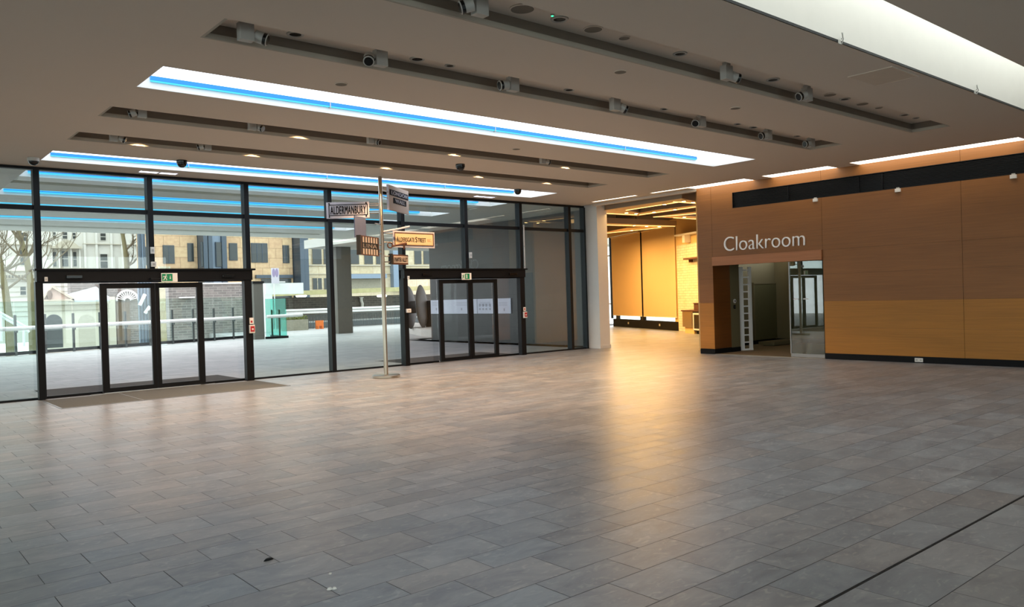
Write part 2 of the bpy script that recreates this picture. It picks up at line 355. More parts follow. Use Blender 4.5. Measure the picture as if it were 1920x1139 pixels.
S(MB().box(-40, 17, -40, -6.3, -.3, -.05).build('ground_plaza', 'terrace_paving'), 'pale paving outside the rear glass', 'paving'); S(MB().box(-40, -8.3, -6.3, 16.4, -.3, -.05).build('ground_side', 'terrace_paving'), 'pale paving outside the side glass', 'paving')
S(MB().box(-8, .82, GY-.1, GY+.1, 0, CZ).build('wall_front', 'ceiling_paint'), 'grey painted wall beside the glass wall', 'wall')

# ------------------------------------------------------------------ oak wall with Cloakroom
VY = 11.235; VZ0, VZ1 = 3.575, 3.95
cols = [(12.28, 11.85), (11.85, 8.95), (8.95, 6.09), (6.09, 3.2), (3.2, .3), (.3, -2.6), (-2.6, -5.9)]
rows = [(.13, .70, 1), (.70, 1.28, 1), (1.28, 1.88, 0), (1.88, 2.42, 0), (2.42, VZ0, 0)]
mb = MB(); g = .003
for b, a in cols:
    for z0, z1, mi in rows:
        if (b, a) == (11.85, 8.95) and z0 < 2.4: continue
        mb.box(WX, WX+.02, a+g, b-g, z0+.0012, z1-.0012, mi)
    if b > VY > a: mb.box(WX, WX+.02, VY, b-g, VZ0, VZ1, 0)
    elif a > VY: mb.box(WX, WX+.02, a+g, b-g, VZ0, VZ1, 0)
    mb.box(WX, WX+.02, a+g, b-g, VZ1+.001, 4.58, 0)
# carcass behind the veneer
mb.box(WX+.021, WX+.12, -5.9, 8.97, .0, VZ0-.03, 2); mb.box(WX+.021, WX+.12, 8.97, 11.84, 2.40, VZ0-.03, 2); mb.box(WX+.021, 17.36, 11.862, 12.26, 0, 4.58, 2)
mb.box(WX+.10, WX+.2, -5.9, 12.26, VZ0-.03, 4.58, 2)
# reveal of the opening and return to the cafe side, in oak
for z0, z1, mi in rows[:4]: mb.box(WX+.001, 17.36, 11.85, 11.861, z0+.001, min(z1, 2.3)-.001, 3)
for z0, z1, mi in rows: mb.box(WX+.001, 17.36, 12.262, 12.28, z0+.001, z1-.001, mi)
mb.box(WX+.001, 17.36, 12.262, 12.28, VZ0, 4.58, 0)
S(mb.build('wall_right', ['oak_upper', 'oak_lower', 'black_plinth', 'oak_reveal']), 'oak veneered wall with the Cloakroom opening', 'wall')
mb = MB(); mb.box(WX-.004, WX+.02, -5.9, 8.95, 0, .128); mb.box(WX-.004, 17.36, 11.846, 12.284, 0, .128)
S(mb.build('baseboard_right', 'black_plinth'), 'black skirting along the foot of the oak wall', 'skirting')

# ventilation grille
t = thing('ventilation_grille', (WX, 2.7, VZ0), 'long black slatted ventilation grille high in the oak wall', 'vent')
mat('grille_black', (20, 20, 21), .3, .4, var=.5, scale=2.2, stretch=(1, 3, .2))
MB().box(WX+.055, WX+.07, -5.9, VY-.004, VZ0, VZ1).build('backing', 'grille_black', t)
mb = MB()
for k in range(13): z = VZ0+.014+k*.0285; mb.box(WX+.018, WX+.052, -5.9, VY-.012, z, z+.011)
o = mb.build('slat', 'black_plinth', t); o['kind'] = 'stuff'
mb = MB(); mb.box(WX-.003, WX+.05, -5.9, VY-.002, VZ0, VZ0+.010); mb.box(WX-.003, WX+.05, -5.9, VY-.002, VZ1-.010, VZ1); mb.box(WX-.003, WX+.05, VY-.012, VY-.002, VZ0+.010, VZ1-.010)
mb.build('frame', 'black_frame', t)
for yy in (9.75, 8.1, 7.6, 4.6, 1.5): MB().box(WX+.012, WX+.054, yy, yy+.012, VZ0+.01, VZ1-.01).build('stiffener', 'black_frame', t)

# small white boxes under the grille
for i, y in enumerate((9.08, 7.28, 5.18)):
    t = thing('detector_box', (WX, y, 3.53), ('small white box under the black grille, farthest along the oak wall', 'small white box under the black grille, middle of three', 'small white box under the black grille, nearest the frame edge')[i], 'sensor', 'white boxes under the grille')
    MB().box(WX-.035, WX-.001, y-.055, y+.055, 3.495, 3.565).build('case', 'white_paint', t, bevel=.006)
    MB().box(WX-.02, WX-.001, y-.03, y+.03, 3.565, 3.59).build('bracket', 'lamp_grey', t)
t = thing('floor_socket', (WX, 6.95, .06), 'white double socket on the black skirting of the oak wall', 'socket')
MB().box(WX-.016, WX-.005, 6.87, 7.03, .02, .10).build('plate', 'white_paint', t, bevel=.004)
for y in (6.91, 6.99): MB().box(WX-.019, WX-.0165, y-.018, y+.018, .045, .075).build('outlet', 'lamp_grey', t)

o = text('sign_lettering', 'Cloakroom', (WX-.02, 10.42, 2.715), (0, -1, 0), 2.13, .345, .03, 'letter_white', bold=-.012)
tag(o, 'white raised letters reading Cloakroom on the oak wall', 'sign')

# bulkhead and cloakroom interior
S(MB().box(WX-.045, WX+.10, 8.96, 11.84, 2.20, 2.419).build('trim_2', 'oak_trim', bevel=.004), 'oak shutter box above the cloakroom opening', 'shutter box')
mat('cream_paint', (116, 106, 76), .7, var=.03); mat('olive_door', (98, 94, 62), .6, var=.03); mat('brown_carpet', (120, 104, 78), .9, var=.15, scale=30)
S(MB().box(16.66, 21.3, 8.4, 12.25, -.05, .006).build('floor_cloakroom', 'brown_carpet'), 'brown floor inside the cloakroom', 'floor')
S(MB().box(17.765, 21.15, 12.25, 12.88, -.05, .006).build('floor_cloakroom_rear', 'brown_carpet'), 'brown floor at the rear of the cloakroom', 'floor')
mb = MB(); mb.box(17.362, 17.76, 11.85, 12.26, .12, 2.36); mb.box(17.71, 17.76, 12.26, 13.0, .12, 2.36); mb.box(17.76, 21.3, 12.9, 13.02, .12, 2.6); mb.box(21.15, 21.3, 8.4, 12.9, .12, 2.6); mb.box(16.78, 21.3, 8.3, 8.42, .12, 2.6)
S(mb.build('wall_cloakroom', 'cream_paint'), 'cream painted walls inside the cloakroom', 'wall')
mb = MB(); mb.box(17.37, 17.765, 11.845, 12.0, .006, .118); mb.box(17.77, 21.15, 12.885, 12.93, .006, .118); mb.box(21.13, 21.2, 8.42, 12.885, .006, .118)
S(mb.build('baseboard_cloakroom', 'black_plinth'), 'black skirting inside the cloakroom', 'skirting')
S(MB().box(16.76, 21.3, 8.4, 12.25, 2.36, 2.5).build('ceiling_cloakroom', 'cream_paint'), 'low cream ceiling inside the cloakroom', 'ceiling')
d = thing('door_3', (19.6, 12.88, 0), 'olive flush door in the back wall of the cloakroom', 'door', kind='structure')
xa, xb = at(1414, 590, 1, 12.88).x, at(1460, 590, 1, 12.88).x; zt = at(1438, 533, 1, 12.88).z
MB().box(xa, xb, 12.85, 12.88, .13, zt).build('leaf', 'olive_door', d)
mb = MB(); mb.box(xa-.05, xa-.005, 12.84, 12.89, .12, zt+.05); mb.box(xb+.005, xb+.05, 12.84, 12.89, .12, zt+.05); mb.box(xa-.005, xb+.005, 12.84, 12.89, zt+.005, zt+.05)
mb.build('frame', 'cream_paint', d)
p0, p1 = at(1452, 545, 1, 12.88), at(1456.5, 573, 1, 12.88)
t = thing('wall_box', ((p0.x+p1.x)/2, 12.88, (p0.z+p1.z)/2), 'small dark box on the cloakroom back wall beside the door', 'box')
MB().box(xb+.06, xb+.2, 12.84, 12.899, p1.z, p0.z).build('case', 'black_frame', t)
MB().box(xb+.09, xb+.17, 12.832, 12.839, p1.z+.05, p1.z+.16).build('cover', 'dull_steel', t)
t = thing('board', (20.3, 11.9, .006), 'cream board lying on the floor at the back of the cloakroom', 'board')
MB().box(19.6, 21.05, 12.0, 12.5, .03, .12).build('panel', 'cream_paint', t); MB().box(19.7, 20.9, 12.1, 12.4, .006, .03).build('batten', 'olive_door', t)
# circular switch and socket on the cream reveal
p = at(1377, 565, 1, 11.85)
t = thing('round_switch', p, 'round white switch ring on the cream cloakroom reveal', 'switch')
mb = MB(); mb.tube([(p.x, 11.848, p.z), (p.x, 11.83, p.z)], .055, 20); mb.build('ring', 'white_paint', t, smooth=True)
MB().tube([(p.x, 11.829, p.z), (p.x, 11.824, p.z)], .028, 16).build('button', 'dull_steel', t, smooth=True)
p = at(1377, 576, 1, 11.85)
t = thing('lock_switch', p, 'small dark switch plate below the round white ring', 'switch')
MB().box(p.x-.04, p.x+.04, 11.835, 11.849, p.z-.045, p.z+.045).build('plate', 'black_plinth', t, bevel=.004); MB().box(p.x-.012, p.x+.012, 11.829, 11.8345, p.z-.015, p.z+.015).build('key_slot', 'dull_steel', t)
# cloakroom ceiling spot
p = at(1423, 494, 2, 2.35)
t = thing('downlight', p, 'tiny lit downlight in the cloakroom ceiling behind the shutter box', 'ceiling light')
MB().lathe([(.045, 0), (.045, .009)], (p.x, p.y, 2.35)).build('ring', 'lamp_grey', t, smooth=True); MB().lathe([(.03, 0), (.03, .004)], (p.x, p.y, 2.345)).build('lens', 'lamp_cool', t)
ld = bpy.data.lights.new('cloakroom_lamp', 'AREA'); ld.shape = 'DISK'; ld.size = .3; ld.energy = 2.; ld.color = (1, .86, .6)
lo = bpy.data.objects.new('cloakroom_lamp', ld); COL.objects.link(lo); lo.location = (19.3, 11.2, 2.33)

# ladder
t = thing('ladder', (18.05, 11.75, .006), 'white ladder standing upright inside the cloakroom opening', 'ladder')
P = (17.92, 11.86); dd = (.93, -.36)
a0, _ = on_line(1386.5, 580, P, dd); a1, _ = on_line(1394.8, 580, P, dd); b0, _ = on_line(1405, 580, P, dd); b1, _ = on_line(1410.5, 580, P, dd)
_, zt = on_line(1390, 501, P, dd)
MB().slab(P, dd, a0, a1, .03, zt, 0, .05).build('side_rail', 'letter_white', t, bevel=.005); MB().slab(P, dd, b0, b1, .03, zt, 0, .05).build('side_rail', 'letter_white', t, bevel=.005)
for k in range(11): z = .2+k*(zt-.3)/10; MB().slab(P, dd, a1-.01, b0+.01, z, z+.035, .008, .042).build('rung', 'letter_white', t)
MB().slab(P, dd, a0-.14, a0+.02, zt-.12, zt, .004, .046).build('top_hook', 'letter_white', t)
MB().slab(P, dd, a0, b1, .006, .05, -.005, .055).build('foot', 'letter_white', t)
# glass sliding door of the cloakroom
d = thing('door_4', (16.72, 9.4, 0), 'glass sliding door half across the cloakroom opening', 'door', kind='structure')
MB().box(16.715, 16.727, 8.99, 9.80, .09, 2.19).build('glass', 'glass_cloak', d)
MB().box(16.705, 16.737, 8.985, 9.81, .012, .088).build('bottom_rail', 'dull_steel', d)
MB().box(16.708, 16.734, 9.802, 9.826, .09, 2.19).build('edge_stile', 'dull_steel', d)
for y in (9.66, 9.42): MB().box(16.7125, 16.7145, y-.06, y+.06, 1.325, 1.35).build('marker', 'white_paint', d)
MB().box(16.70, 16.74, 8.955, 8.98, .012, 2.195).build('jamb', 'dull_steel', d)
S(MB().box(16.64, 16.70, 8.96, 11.84, -.002, .008).build('trim_3', 'steel'), 'metal threshold strip of the cloakroom opening', 'threshold')

# ------------------------------------------------------------------ white pillar and header at the cafe opening
mb = MB(); mb.box(16.84, 17.26, 15.93, 16.5, .09, CZ+.4)
S(mb.build('pillar_white', 'white_paint', bevel=.004), 'white square pillar between the glass wall and cafe', 'pillar')
S(MB().box(16.825, 17.275, 15.915, 16.5, 0, .095).build('baseboard_pillar', 'white_paint'), 'white skirting round the white pillar', 'skirting')
S(MB().box(16.665, 16.80, 12.285, 15.93, 4.115, CZ+.42).build('beam_cafe', 'ceiling_paint'), 'pale header over the cafe opening', 'header')

# ------------------------------------------------------------------ glass wall
def pane(parent, x0, x1, z0, z1, m='glass_window', y=GY): MB().box(x0, x1, y-.006, y+.006, z0, z1).build('glass', m, parent)
MX = [.87, 2.80, 4.73, 6.66, 8.59, 10.53, 12.455, 14.33, 16.2, 16.84]
hw = .05; MX = [v*.9945 for v in MX]
labels = ['glass bay at the left frame edge, full height', 'glass bay above the left half of the first sliding door', 'glass bay above the right half of the first sliding door', 'full height glass bay right of the first sliding door', 'full height glass bay behind the signpost', 'glass bay above the left half of the second sliding door', 'glass bay above the right half of the second sliding door', 'full height glass bay reflecting the oak wall', 'narrow glass bay beside the white pillar']
for i in range(9):
    x0, x1 = MX[i], MX[i+1]; over = i in (1, 2, 5, 6); zb = 2.33 if over else .03
    w = thing('window_%d' % (i+1), ((x0+x1)/2, GY, 0), labels[i], 'window', kind='structure')
    a, b = x0+hw, x1-hw
    zm = 2.331 if i in (2, 6) else 0
    MB().box(x0-hw, x0+hw, GY-.09, GY+.09, zm, 4.12).build('mullion', 'black_frame', w)
    if i == 8: MB().box(x1-hw, x1+.005, GY-.09, GY+.09, 0, 4.12).build('mullion', 'black_frame', w)
    MB().box(a, b, GY-.05, GY+.05, 3.40, 3.48).build('transom', 'black_frame', w)
    MB().box(x0-hw, x1-hw if i < 8 else x1, GY-.06, GY+.06, 4.12, 4.168).build('head_rail', 'black_frame', w)
    if not over: MB().box(a, b, GY-.04, GY+.04, -.002, .03).build('sill', 'black_frame', w)
    pane(w, a, b, 3.48, 4.12); pane(w, a, b, zb, 3.40)

def sliding_door(n, xl, xr, cells, p, label):
    d = thing('door_%d' % n, ((xl+xr)/2, GY, 0), label, 'door', kind='structure')
    s0, c0, s1 = cells   # outer edge of left leaf, meeting line, outer edge of right leaf
    mb = MB(); mb.box(p[0]+.02, p[3]+.02, GY-.26, GY-.095, 2.10, 2.30); mb.box(p[0]-.01, p[3]+.08, GY-.29, GY-.095, 2.30, 2.335)
    mb.build('header', 'black_header', d, bevel=.004)
    MB().box(xl-hw, xr+hw, GY-.095, GY+.06, 2.08, 2.329).build('header_back', 'black_header', d)
    for a, b in ((p[0], p[1]), (p[2], p[3])): MB().box(a, b, GY-.24, GY-.095, 0, 2.10).build('post', 'black_header', d)
    for a, b in ((xl+hw, s0+.04), (s1-.04, xr-hw)):
        pane(d, a, b, .04, 2.08, 'glass_door'); MB().box(a, b, GY-.03, GY+.03, -.002, .04).build('side_rail', 'black_header', d)
    for a, b in ((s0, c0-.004), (c0+.004, s1)):
        mb = MB(); y0, y1 = GY-.17, GY-.11; lw = .12; mw = .075
        la, lb = (lw, mw) if a == s0 else (mw, lw)
        mb.box(a, a+la, y0, y1, .015, 2.06); mb.box(b-lb, b, y0, y1, .015, 2.06); mb.box(a+la, b-lb, y0, y1, .015, .10); mb.box(a+la, b-lb, y0, y1, 1.965, 2.06)
        lf = mb.build('leaf_frame', 'black_header', d)
        g_ = MB().box(a+la, b-lb, GY-.146, GY-.134, .10, 1.965).build('glass', 'glass_door', lf)
    MB().box(s0-.2, s1+.2, GY-.19, GY-.1, -.002, .008).build('floor_track', 'steel', d)
    for x in (xl+.52, xr-.5): MB().box(x-.13, x+.13, GY-.30, GY-.262, 2.155, 2.215).build('motion_sensor', 'lens_black', d, bevel=.008)
    return d
sliding_door(1, MX[1], MX[3], (3.74, 4.715, 5.63), (2.69, 2.79, 6.46, 6.61), 'black framed automatic sliding doors, nearer pair')
sliding_door(2, MX[5], MX[7], (11.42, 12.40, 13.29), (10.34, 10.46, 14.03, 14.19), 'black framed automatic sliding doors, far pair')

# entrance mats
mat('mat_fibre', (92, 92, 86), .95, var=.25, scale=60); mat('mat_dark', (62, 60, 58), .95, var=.2, scale=60)
for nm, x0, x1, y0, y1, lb, mt in (('entrance_mat', 2.7, 6.62, 14.45, 16.1, 'grey brown entrance mat inside the first sliding door', 'mat_fibre'), ('entrance_mat', 2.9, 6.6, 16.75, 18.2, 'dark entrance mat outside the first sliding door', 'mat_dark'),
                               ('entrance_mat', 10.7, 14.2, 16.75, 18.2, 'dark entrance mat outside the second sliding door', 'mat_dark')):
    t = thing(nm, ((x0+x1)/2, (y0+y1)/2, 0), lb, 'mat', 'entrance mats')
    MB().box(x0+.03, x1-.03, y0+.03, y1-.03, .0005, .006).build('pile', mt, t)
    mb = MB(); mb.box(x0, x1, y0, y0+.028, .0005, .007); mb.box(x0, x1, y1-.028, y1, .0005, .007); mb.box(x0, x0+.028, y0+.028, y1-.028, .0005, .007); mb.box(x1-.028, x1, y0+.028, y1-.028, .0005, .007)
    mb.build('edge_trim', 'dull_steel', t)
    if y0 < 16: MB().box((x0+x1)/2-.7, (x0+x1)/2-.69, y0+.03, y1-.03, .006, .0075).build('seam', 'dull_steel', t)

# exit signs on little arms
mat('exit_green', (10, 130, 84), .4, var=.03)
def exit_sign(c, label, full):
    t = thing('exit_sign', c, label, 'exit sign', 'green exit signs over the sliding doors'); x, y, z = c
    MB().box(x-.15, x+.15, y, y+.02, z-.085, z+.085).build('plate', 'white_paint', t, bevel=.003)
    g0, g1 = (x-.14, x+.055) if full else (x-.05, x+.09)
    MB().box(g0, g1, y-.003, y-.0003, z-.07, z+.07).build('green_field', 'exit_green', t)
    mb = MB(); q = -.006 + y
    def quad(pts): mb.prism([(px, q, pz) for px, pz in pts], (0, .003, 0))
    mx = x-.075 if full else x-.1
    k = 'white_paint'
    # running figure
    quad([(mx+.012+.012*math.cos(a), z+.045+.012*math.sin(a)) for a in [i*PI/5 for i in range(10)]])
    quad([(mx-.012, z+.026), (mx+.010, z+.03), (mx+.004, z-.012), (mx-.02, z-.008)])
    quad([(mx-.02, z-.008), (mx-.006, z-.012), (mx-.026, z-.052), (mx-.048, z-.05), (mx-.05, z-.042), (mx-.034, z-.042)])
    quad([(mx-.008, z-.012), (mx+.006, z-.012), (mx+.026, z-.03), (mx+.022, z-.058), (mx+.012, z-.056), (mx+.012, z-.034)])
    quad([(mx+.008, z+.028), (mx+.014, z+.022), (mx+.036, z+.008), (mx+.034, z), (mx+.006, z+.014)])
    quad([(mx-.012, z+.026), (mx-.014, z+.016), (mx-.034, z+.018), (mx-.04, z+.004), (mx-.048, z+.008), (mx-.038, z+.028)])
    o = mb.build('running_figure', 'white_paint' if full else 'exit_green', t)
    mb = MB()
    ax = x+.012 if full else x+.02
    if full: 
        quad([(ax-.005, z+.035), (ax+.005, z+.035), (ax+.005, z-.01), (ax+.016, z-.01), (ax, z-.035), (ax-.016, z-.01), (ax-.005, z-.01)])
        mb.build('arrow', 'white_paint', t)
    else:
        quad([(ax-.035, z-.05), (ax-.005, z-.05), (ax-.005, z+.05), (ax-.035, z+.05)]); mb.build('doorway', 'white_paint', t)
    s = -1 if full else 1
    MB().box(x+s*.16, x+s*.34, y+.002, y+.018, z-.03, z-.012).build('arm', 'black_frame', t)
    MB().box(x+s*.30, x+s*.34, y+.018, GY-.262, z-.035, z-.007).build('arm_bracket', 'black_frame', t)
exit_sign((4.93, 16.02, 2.158), 'green exit sign with running figure and arrow over the nearer sliding doors', True)
exit_sign((12.13, 16.02, 2.13), 'white and green exit sign over the far sliding doors', False)

# red call points with a plate above
mat('alarm_red', (170, 28, 34), .4, var=.05)
for i, (x, z0, z1) in enumerate(((6.58, .99, 1.31), (14.15, 1.0, 1.29))):
    t = thing('fire_call_point', (x, GY-.26, z0), ('red fire call point with plate on the right post of the nearer doors', 'red fire call point with plate on the right post of the far doors')[i], 'fire alarm', 'red call points on the door posts')
    y = GY-.242
    MB().box(x-.055, x+.055, y-.05, y-.001, z0, z0+.17).build('box', 'white_paint', t, bevel=.006)
    MB().box(x-.043, x+.043, y-.062, y-.0505, z0+.03, z0+.145).build('red_case', 'alarm_red', t, bevel=.005)
    MB().box(x-.018, x+.018, y-.066, y-.0625, z0+.065, z0+.10).build('glass_pane', 'white_paint', t)
    MB().box(x-.04, x+.045, y-.012, y-.001, z0+.19, z1).build('sign_plate', 'white_paint', t); MB().box(x-.02, x+.02, y-.014, y-.0125, z0+.215, z0+.26).build('flame_symbol', 'alarm_red', t)
# white contact boxes on the mullions
def small_box(px, py, w, h, d, name, label, y=GY-.091, cat='sensor'):
    p = at(px, py, 1, y); t = thing(name, p, label, cat, 'white boxes on the mullions')
    MB().box(p.x-w/2, p.x+w/2, y-d, y, p.z-h/2, p.z+h/2).build('case', 'white_paint', t, bevel=.006)
    MB().box(p.x-w/4, p.x+w/4, y-d-.004, y-d-.0005, p.z-h/5, p.z+h/5).build('cover', 'lamp_grey', t)
small_box(285, 470, .07, .13, .05, 'detector_box', 'white box on the mullion above the first exit sign, upper of two')
small_box(287, 496, .09, .10, .06, 'detector_box', 'white box on the mullion above the first exit sign, lower of two')
small_box(881, 479, .07, .15, .05, 'detector_box', 'white box on the mullion above the far sliding doors')
small_box(765, 583, .12, .09, .05, 'push_button', 'white push button on the left post of the far sliding doors', GY-.242, 'button')
small_box(86, 524, .05, .08, .03, 'key_switch', 'small white key switch at the left end of the first door header', GY-.262, 'switch')
small_box(765, 521, .05, .08, .03, 'key_switch', 'small white key switch at the left end of the far door header', GY-.262, 'switch')
p0, p1 = at(981.5, 422, 1, GY-.1), at(983, 504, 1, GY-.1)
t = thing('cord_cover', (p1.x, GY-.1, p1.z), 'thin white cable conduit down the mullion right of the far doors', 'conduit')
MB().box(p0.x-.012, p0.x+.012, GY-.118, GY-.092, p1.z, p0.z).build('tube', 'white_paint', t)
for z in (p1.z+.05, (p0.z+p1.z)/2, p0.z-.05): MB().box(p0.x-.02, p0.x+.02, GY-.122, GY-.0915, z, z+.02).build('clip', 'lamp_grey', t)

# ------------------------------------------------------------------ signpost
mat('sign_white', (200, 196, 206), .6, var=.03); mat('sign_cream', (226, 194, 150), .7, var=.04); mat('letter_black', (14, 14, 18), .8, spec=.15); mat('rust_brown', (96, 62, 46), .7, .3, var=.2)
mat('sign_grey', (176, 160, 148), .75, var=.05); mat('dark_iron', (44, 42, 38), .6, .4, var=.2); mat('back_blue', (108, 112, 134), .4, .5); mat('faded_red', (208, 130, 92), .5)
PP = (8.595, 14.2)
sp = thing('signpost', (PP[0], PP[1], 0), 'tall steel signpost with old street name signs before the glass wall', 'signpost')
MB().lathe([(.27, 0), (.285, .006), (.285, .05), (.27, .06), (.06, .062)], (*PP, 0), 40).build('base', 'steel', sp, smooth=True)
MB().lathe([(.045, .06), (.045, 2.9), (.040, 2.92), (.040, 4.12), (.03, 4.14)], (*PP, 0), 24).build('pole', 'steel', sp, smooth=True)
def plate_sign(name, d, pxl, pxr, y_top, y_bot, t=.025, back='sign_white', pre=0., label=None):
    d = Vector((d[0], d[1], 0)).normalized(); ym = (y_top+y_bot)/2
    s0, _ = on_line(pxl, ym, PP, d); s1, _ = on_line(pxr, ym, PP, d); xm = (pxl+pxr)/2
    _, z1 = on_line(xm, y_top, PP, d); _, z0 = on_line(xm, y_bot, PP, d)
    o = MB().slab(PP, d, s0, s1, z0, z1, -t/2-pre, t/2-pre).build(name, back, sp, bevel=.004)
    if label: o['label'] = label
    n = Vector((d.y, -d.x, 0))   # toward the reader
    c = Vector((PP[0], PP[1], 0)) + d*(s0+s1)/2 + Vector((0, 0, (z0+z1)/2)) + n*(t/2+pre)
    return o, d, n, c, s0, s1, z0, z1, t/2+pre
def border(o, d, s0, s1, z0, z1, w, off, m, name='border'):
    mb = MB(); a, b = -off-.006, -off-.0005
    mb.slab(PP, d, s0, s1, z1-w, z1, a, b); mb.slab(PP, d, s0, s1, z0, z0+w, a, b); mb.slab(PP, d, s0, s0+w, z0+w, z1-w, a, b); mb.slab(PP, d, s1-w, s1, z0+w, z1-w, a, b)
    return mb.build(name, m, o)
def arms(s0, s1, zs, d, off=0.):
    d = Vector((d[0], d[1], 0)).normalized(); n = Vector((d.y, -d.x, 0)); b = Vector((PP[0], PP[1], 0))
    for z in zs: MB().tube([b+d*s0+n*off+Vector((0, 0, z)), b+d*s1+n*off+Vector((0, 0, z))], .012, 8).build('arm', 'dull_steel', sp, smooth=True)
# ALDERMANBURY
o, d, n, c, s0, s1, z0, z1, off = plate_sign('name_plate', (.762, -.647), 612, 692.5, 379, 409.5, label='white enamel plate reading ALDERMANBURY in black')
W_, H_ = s1-s0, z1-z0; border(o, d, s0+.05, s1-.03, z0+.055, z1-.05, .014, off, 'letter_black')
text('lettering', 'ALDERMANBURY', c+n*.004+Vector((0, 0, .0))+d*.01, d, W_*.83, H_*.50, .006, 'letter_black', o, .022)
for a in (s0+.06, s1-.06):
    for z in (z0+.035, z1-.03): MB().slab(PP, d, a-.012, a+.012, z-.014, z+.014, -off-.010, -off-.0005).build('fixing_screw', 'letter_black', o)
arms(s1, -.03, (z0+.09, z0+.13, z1-.09, z1-.05), d)
# LONDON WALL
o, d, n, c, s0, s1, z0, z1, off = plate_sign('name_plate', (.8, .6), 728, 764.5, 353, 398, .04, 'sign_grey', label='buff plate with LONDON WALL on two black bands')
W_, H_ = s1-s0, z1-z0
MB().slab(PP, d, s0-.03, s0-.001, z0, z1, -.02, .02).build('edge_plate', 'sign_white', o)
MB().slab(PP, d, s0+.03*W_, s1-.04*W_, c.z+.10*H_, c.z+.33*H_, -off-.010, -off-.0005).build('name_band', 'letter_black', o, bevel=.004)
MB().slab(PP, d, s0+.2*W_, s1-.15*W_, c.z-.19*H_, c.z+.03*H_, -off-.010, -off-.0005).build('name_band', 'letter_black', o, bevel=.004)
text('lettering', 'LONDON', c+n*.012+Vector((0, 0, .215*H_)), d, W_*.80, H_*.15, .006, 'sign_white', o, .018)
text('lettering', 'WALL', c+n*.012+Vector((0, 0, -.08*H_))+d*.025*W_, d, W_*.50, H_*.15, .006, 'sign_white', o, .018)
arms(.03, s0, (c.z+.1, c.z-.02), d)
# ALDERSGATE STREET
o, d, n, c, s0, s1, z0, z1, off = plate_sign('name_plate', (1, .07), 737, 814, 434.5, 465, .03, 'sign_white', label='cream plate reading ALDERSGATE STREET in a brown frame')
W_, H_ = s1-s0, z1-z0
MB().slab(PP, d, s0+.03*W_, s1-.04*W_, z0+.15*H_, z1-.12*H_, -off-.005, -off-.0005).build('face', 'sign_cream', o)
border(o, d, s0+.02*W_, s1-.03*W_, z0+.12*H_, z1-.09*H_, .018, off+.005, 'rust_brown')
zl = Vector((0, 0, -.02*H_)); a = s0+.075*W_; q = lambda s: Vector((PP[0], PP[1], c.z)) + d*s + n*(off+.007)
text('lettering', 'A', q(a+.022*W_)+Vector((0, 0, .0)), d, .044*W_, H_*.32, .004, 'letter_black', o, .018)
text('lettering', 'LDERSGATE', q(a+.24*W_)+zl, d, .36*W_, H_*.26, .004, 'letter_black', o, .018)
text('lettering', 'S', q(a+.465*W_), d, .044*W_, H_*.32, .004, 'letter_black', o, .018)
text('lettering', 'TREET', q(a+.60*W_)+zl, d, .20*W_, H_*.26, .004, 'letter_black', o, .018)
text('lettering', 'E.C.', q(a+.79*W_)+zl, d, .09*W_, H_*.17, .003, 'faded_red', o)
arms(.03, s0, (z1-.06, z0+.1), d)
MB().tube([(PP[0]+.03, PP[1], z1-.03), (PP[0]+.3, PP[1]-.15, z1+.02), (PP[0]+.52, PP[1]-.25, z1+.07)], .02, 8).build('stay_bar', 'sign_white', sp)
# scrolled hand bracket
b0 = Vector((PP[0]+.07, PP[1]-.1, z0+.0)); mb = MB()
mb.tube([b0+Vector((.06+.06*math.cos(k*.55), 0, .03+.055*math.sin(k*.55))) for k in range(11)], .014, 6)
mb.tube([b0+Vector((.1, 0, .01)), b0+Vector((.3, -.04, .05)), b0+Vector((.42, -.06, .07))], [.02, .018, .03], 8)
mb.tube([b0+Vector((.36, -.06, .06)), b0+Vector((.36, -.06, -.05))], [.03, .015], 8)
o = mb.build('scroll_bracket', 'rust_brown', sp, smooth=True); o['label'] = 'rusty scrolled bracket'
# PANYER ALLEY
o, d, n, c, s0, s1, z0, z1, off = plate_sign('name_plate', (.97, .25), 735, 763.5, 478, 496.5, .06, 'rust_brown', label='small white plate reading PANYER ALLEY in a brown box')
W_, H_ = s1-s0, z1-z0
MB().slab(PP, d, s0+.04*W_, s1-.03*W_, z0+.16*H_, z1-.14*H_, -off-.006, -off-.0005).build('face', 'sign_grey', o)
text('lettering', 'PANYER ALLEY', c+n*.008+d*.005, d, W_*.84, H_*.42, .004, 'letter_black', o, .018)
MB().slab(PP, d, s0-.06, s0-.001, z0+.01, z1+.015, -.035, .045).build('box_end', 'dark_iron', o)
arms(.03, s0-.05, (z0+.05, z1-.04), d)
# openwork sign
o, d, n, c, s0, s1, z0, z1, off = plate_sign('name_plate', (.83, .56), 675, 708, 444, 479.5, .04, 'dark_iron', label='dark openwork sign with rows of white bars and letters')
W_, H_ = s1-s0, z1-z0
for k in range(6):
    for zz0, zz1 in ((c.z+.16*H_, z1-.05*H_), (z0+.05*H_, c.z-.16*H_)):
        a = s0+(.09+.15*k)*W_; MB().slab(PP, d, a, a+.085*W_, zz0, zz1, -off-.008, -off-.0005).build('white_bar', 'sign_grey', o)
text('lettering', 'LINA', c+n*.004, d, W_*.78, H_*.20, .006, 'sign_grey', o, .006)
mb = MB(); a = s0+.035*W_
border(o, d, s0, s1, z0, z1, .018, off+.004, 'rust_brown')
MB().slab(PP, d, s0-.05, s0-.001, z0, z1+.005, -.03, .05).build('box_end', 'dark_iron', o)
arms(s1, -.03, (c.z-.05, c.z+.05, c.z-.13), d)
# reverse of a hanging plate above it
o, *_ = plate_sign('hanging_plate', (.83, .56), 677, 697.5, 406, 446, .02, 'back_blue', -.14, 'plain blue grey back of a hanging plate')
arms(-.3, -.02, (3.15,), (.83, .56), .0)

